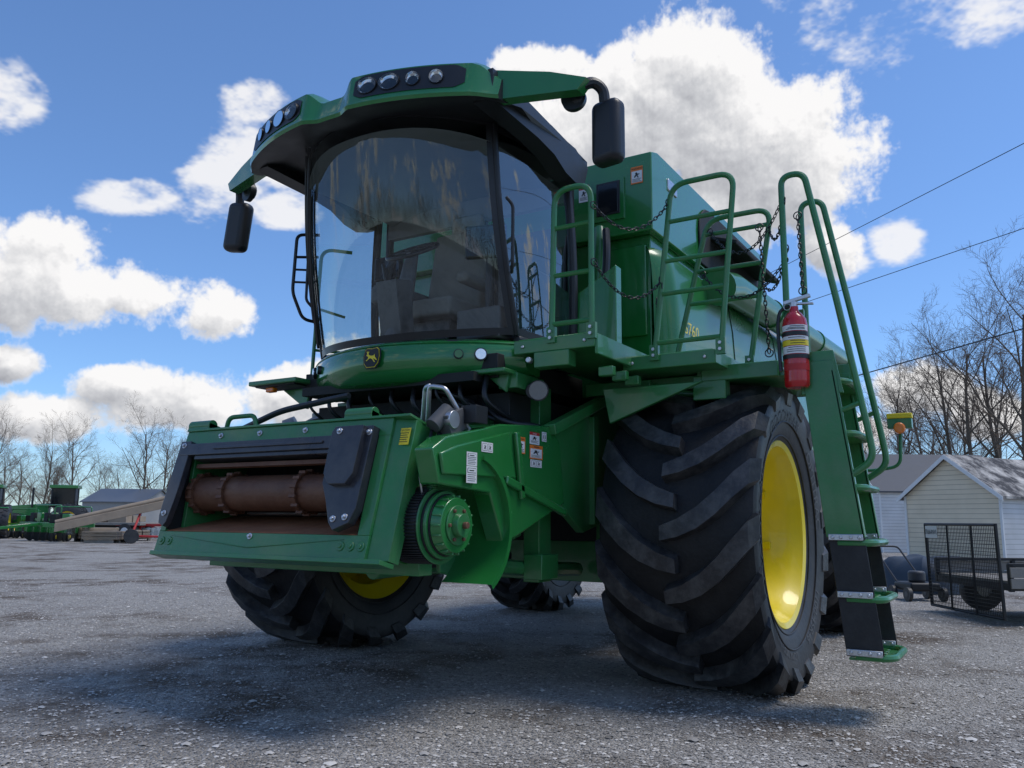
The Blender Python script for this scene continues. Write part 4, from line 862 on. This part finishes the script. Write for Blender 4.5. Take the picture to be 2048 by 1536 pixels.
m=MB();m.box((0,0,.7),(3.0,.12,.12),REDST);m.box((0,.9,.7),(3.0,.12,.12),REDST);[m.box((x,.45,.7),(.12,1.0,.12),REDST) for x in(-1.4,0,1.4)];m.build("frame",RI,bevel=.01)
m=MB();m.cyl((-1.5,0,.3),(1.5,0,.3),.03,STEEL);m.cyl((-1.5,.9,.3),(1.5,.9,.3),.03,STEEL);m.box((0,.45,.5),(.1,1.0,.4),REDST);[m.cyl((-1.4+.31*i,y-.02,.3),(-1.4+.31*i,y+.02,.3),.28,STEEL,n=18) for i in range(10) for y in(0,.9)];m.build("disc_gang",RI)
for i,(q,s,h) in enumerate(((38,-18.6,.55),(40,-17.6,.45),(36.5,-17.4,.4))):
    PT=thing("timber_pallet",Wp(q,s),"low pallet stack of pale timber on the gravel","pallet","timber pallets in the yard",i)
    m=MB()
    for k in range(3):m.box((0,(k-1)*.5,.06),(1.3,.1,.12),WOODG)
    for k in range(6):m.box((-.55+k*.22,0,.14),(.18,1.2,.03),CONC)
    m.build("pallet_base",PT)
    m=MB();[m.box((0,(j-1)*.35,.2+.12*k),(1.6,.3,.10),CONC) for j in range(3) for k in range(int(h/.12))];m.build("timber",PT,bevel=.01)
# ================================================================== WORLD / LIGHT
SUN=V((-.24,.40,.88)).normalized()
W=bpy.data.worlds.new("World");scene.world=W;W.use_nodes=True;nt=W.node_tree;N=nt.nodes;L=nt.links
for n in list(N):N.remove(n)
out=N.new("ShaderNodeOutputWorld");bg=N.new("ShaderNodeBackground");bg.inputs[1].default_value=.15;L.new(bg.outputs[0],out.inputs[0])
sky=N.new("ShaderNodeTexSky");sky.sky_type='NISHITA';sky.sun_disc=False;sky.sun_elevation=math.asin(SUN.z);sky.sun_rotation=math.atan2(SUN.x,SUN.y);sky.air_density=1.0;sky.dust_density=.3;sky.ozone_density=2.5
IW,IH=6144,1280;ELM=math.radians(75)
f32=np.float32
az=((np.arange(IW,dtype=f32)+.5)/IW*2*math.pi-math.pi)[None,:];el=((np.arange(IH,dtype=f32)+.5)/IH*ELM)[:,None]
r2g=np.random.default_rng(21)
def vn(cx,cy):
    g=r2g.random((cy+2,cx)).astype(f32);X=(np.arange(IW,dtype=f32)/IW*cx);Y=(np.arange(IH,dtype=f32)/IH*cy)
    xi=X.astype(int);yi=Y.astype(int);fx=X-xi;fy=Y-yi;fx=fx*fx*(3-2*fx);fy=fy*fy*(3-2*fy);x1=(xi+1)%cx
    rows=g[:,xi]*(1-fx)+g[:,x1]*fx
    return rows[yi]*(1-fy)[:,None]+rows[yi+1]*fy[:,None]
def fbm(c0,octs,gain=.5,bil=False,sx=1.):
    o=np.zeros((IH,IW),f32);a=1.;t=0.;c=c0
    for i in range(octs):
        n_=vn(max(2,int(c/sx)),max(2,int(c*75/360)));
        if bil:n_=np.abs(2*n_-1)
        o+=a*n_;t+=a;a*=gain;c*=2.03
    return o/t
F1=fbm(44,7,.60);BL=fbm(60,6,.58,True);WF=fbm(48,7,.72,False,1.8);FD=fbm(300,5,.75)
xL=int(IW*(.5-50/360));xR=int(IW*(.5+50/360));azf=az[:,xL:xR];Lf=np.tan(azf)+0*el;Sf=np.tan(el)/np.cos(azf)
def gn(u,v):
    a=(u-1024)/1668;b=(768-v)/1668;a,b=a-b*.0094,b+a*.0094;k=.9868-.1617*b;return a/k,(.1617+.9868*b)/k,1/1668/k
CL=[(1400,120,190,150),(1490,290,230,190),(1080,130,110,60),(1220,270,240,130),(1620,360,110,110),(1660,500,70,60),(1420,430,200,90),(1290,190,150,110),
(80,470,190,105),(230,590,250,90),(430,630,110,70),(40,560,200,110),(560,790,190,80),(760,750,150,80),(400,810,240,75),(90,830,150,55),(20,730,90,45),(250,770,150,50),
(1840,780,120,80),(1980,830,130,60),(1700,860,100,50)]
WI=[(510,205,70,50),(30,190,80,75),(270,390,120,40),(440,370,100,70),(560,330,90,50),(470,300,80,60),(1720,50,150,110),(1930,20,190,90),(1790,485,55,45),(560,420,70,40),(1680,520,60,60)]
def blobs(lst):
    D=np.full(Lf.shape,-.9,f32)
    for u,v,ru,rv in lst:
        l0,s0,k=gn(u,v);d=1-np.sqrt(((Lf-l0)/(ru*k))**2+((Sf-s0)/(rv*k))**2);h=np.clip(.5+.5*(D-d)/.15,0,1);D=d*(1-h)+D*h+.15*h*(1-h)
    return D.astype(f32)
B=np.full((IH,IW),-.12,f32)-.25*np.clip((el-.6)/.5,0,1)+0*az
win=np.clip((np.abs(azf)-math.radians(40))/math.radians(8),0,1)
B[:,xL:xR]=blobs(CL)*(1-win)+B[:,xL:xR]*win
D=B+1.5*(F1-.5)+1.05*(BL-.38)+.45*(FD-.5)
WB=np.full((IH,IW),-.6,f32);WB[:,xL:xR]=blobs(WI)
D2=np.minimum(WB,.32)*1.3+3.0*(WF-.505)
def ss(a,b,x):
    t=np.clip((x-a)/(b-a),0,1);return t*t*(3-2*t)
cov=np.maximum(ss(-.04,.30,D),.88*ss(.0,.70,D2))
dep=np.zeros_like(D)
Dc=np.clip(D+.02,0,.8)
for i in range(1,23):
    sh=i*6;dep+=np.roll(np.vstack([Dc[sh:],np.zeros((sh,IW),f32)]),-int(sh*.35),axis=1)
rel=(D-np.roll(np.vstack([D[6:],D[-6:]]),-3,axis=1));rel2=(D-np.roll(np.vstack([D[16:],D[-16:]]),-8,axis=1))
lum=.38+.58*np.exp(-dep*.14)+.42*rel+.30*rel2
t_=ss(0,.25,D);lum=lum*t_+.88*(1-t_);lum=np.clip(lum,.08,1)
im=bpy.data.images.new("cloud_cover",IW,IH,alpha=False,float_buffer=False);im.colorspace_settings.name='Non-Color'
px_=np.ones((IH,IW,4),f32);px_[:,:,0]=cov;px_[:,:,1]=lum;px_[:,:,2]=0
im.pixels.foreach_set(px_.ravel());im.update();im.pack()
def M(op,a,b_=None,c_=None,clamp=False):
    n=N.new("ShaderNodeMath");n.operation=op;n.use_clamp=clamp
    for i,x in enumerate((a,b_,c_)):
        if x is None:continue
        if isinstance(x,(int,float)):n.inputs[i].default_value=x
        else:L.new(x,n.inputs[i])
    return n.outputs[0]
tc=N.new("ShaderNodeTexCoord")
def dot(v):
    n=N.new("ShaderNodeVectorMath");n.operation='DOT_PRODUCT';n.inputs[1].default_value=v;L.new(tc.outputs["Generated"],n.inputs[0]);return n.outputs["Value"]
AZ=M('ARCTAN2',dot((-.526,.8505,0)),dot((-.8505,-.526,0)));EL=M('ARCSINE',dot((0,0,1)))
cb=N.new("ShaderNodeCombineXYZ");L.new(M('MULTIPLY_ADD',AZ,1/(2*math.pi),.5),cb.inputs[0]);L.new(M('DIVIDE',EL,ELM),cb.inputs[1])
ti=N.new("ShaderNodeTexImage");ti.image=im;ti.extension='EXTEND';ti.interpolation='Linear';L.new(cb.outputs[0],ti.inputs[0])
sx=N.new("ShaderNodeSeparateColor");L.new(ti.outputs[0],sx.inputs[0])
cr=N.new("ShaderNodeValToRGB");e=cr.color_ramp.elements;e[0].position=.1;e[0].color=(.35,.36,.40,1);e[1].position=.88;e[1].color=(.97,.96,.96,1);x=e.new(.5);x.color=(.61,.62,.65,1)
L.new(sx.outputs[1],cr.inputs[0])
sc2=N.new("ShaderNodeVectorMath");sc2.operation='SCALE';sc2.inputs["Scale"].default_value=6.6;L.new(cr.outputs[0],sc2.inputs[0])
tint=N.new("ShaderNodeMix");tint.data_type='RGBA';tint.blend_type='MULTIPLY';tint.inputs[0].default_value=1;L.new(sky.outputs[0],tint.inputs[6])
tm=N.new("ShaderNodeMix");tm.data_type='RGBA';tm.inputs[6].default_value=(.64,.84,1.12,1);tm.inputs[7].default_value=(.74,.92,1.14,1)
hz=N.new("ShaderNodeMapRange");hz.inputs[1].default_value=.05;hz.inputs[2].default_value=.45;L.new(EL,hz.inputs[0]);L.new(hz.outputs[0],tm.inputs[0]);L.new(tm.outputs[2],tint.inputs[7])
mx=N.new("ShaderNodeMix");mx.data_type='RGBA';L.new(M('MULTIPLY',sx.outputs[0],M('GREATER_THAN',EL,0.)),mx.inputs[0]);L.new(tint.outputs[2],mx.inputs[6]);L.new(sc2.outputs[0],mx.inputs[7]);L.new(mx.outputs[2],bg.inputs[0])
W.cycles.sampling_method='MANUAL';W.cycles.sample_map_resolution=512
ld_=bpy.data.lights.new("sun","SUN");ld_.energy=2.0;ld_.angle=math.radians(24);ld_.color=(1,.94,.85);so=bpy.data.objects.new("sun",ld_);col.objects.link(so);so.rotation_euler=SUN.to_track_quat('Z','Y').to_euler()
# ================================================================== CAMERA
pi_,th=math.radians(9.303),math.radians(31.734)
fw=V((-math.cos(th)*math.cos(pi_),-math.sin(th)*math.cos(pi_),math.sin(pi_)));rt=V((-math.sin(th),math.cos(th),0));up=rt.cross(fw);ro=.0094
r2=rt*math.cos(ro)+up*math.sin(ro);u2=-rt*math.sin(ro)+up*math.cos(ro)
cd=bpy.data.cameras.new("camera");cd.lens=1668/2048*36;cd.sensor_width=36;cd.clip_end=3000;cd.clip_start=.05
co=bpy.data.objects.new("camera",cd);col.objects.link(co)
Mx=Matrix((r2,u2,-fw)).transposed().to_4x4();Mx.translation=V((5.91,3.687,1.097));co.matrix_world=Mx;scene.camera=co
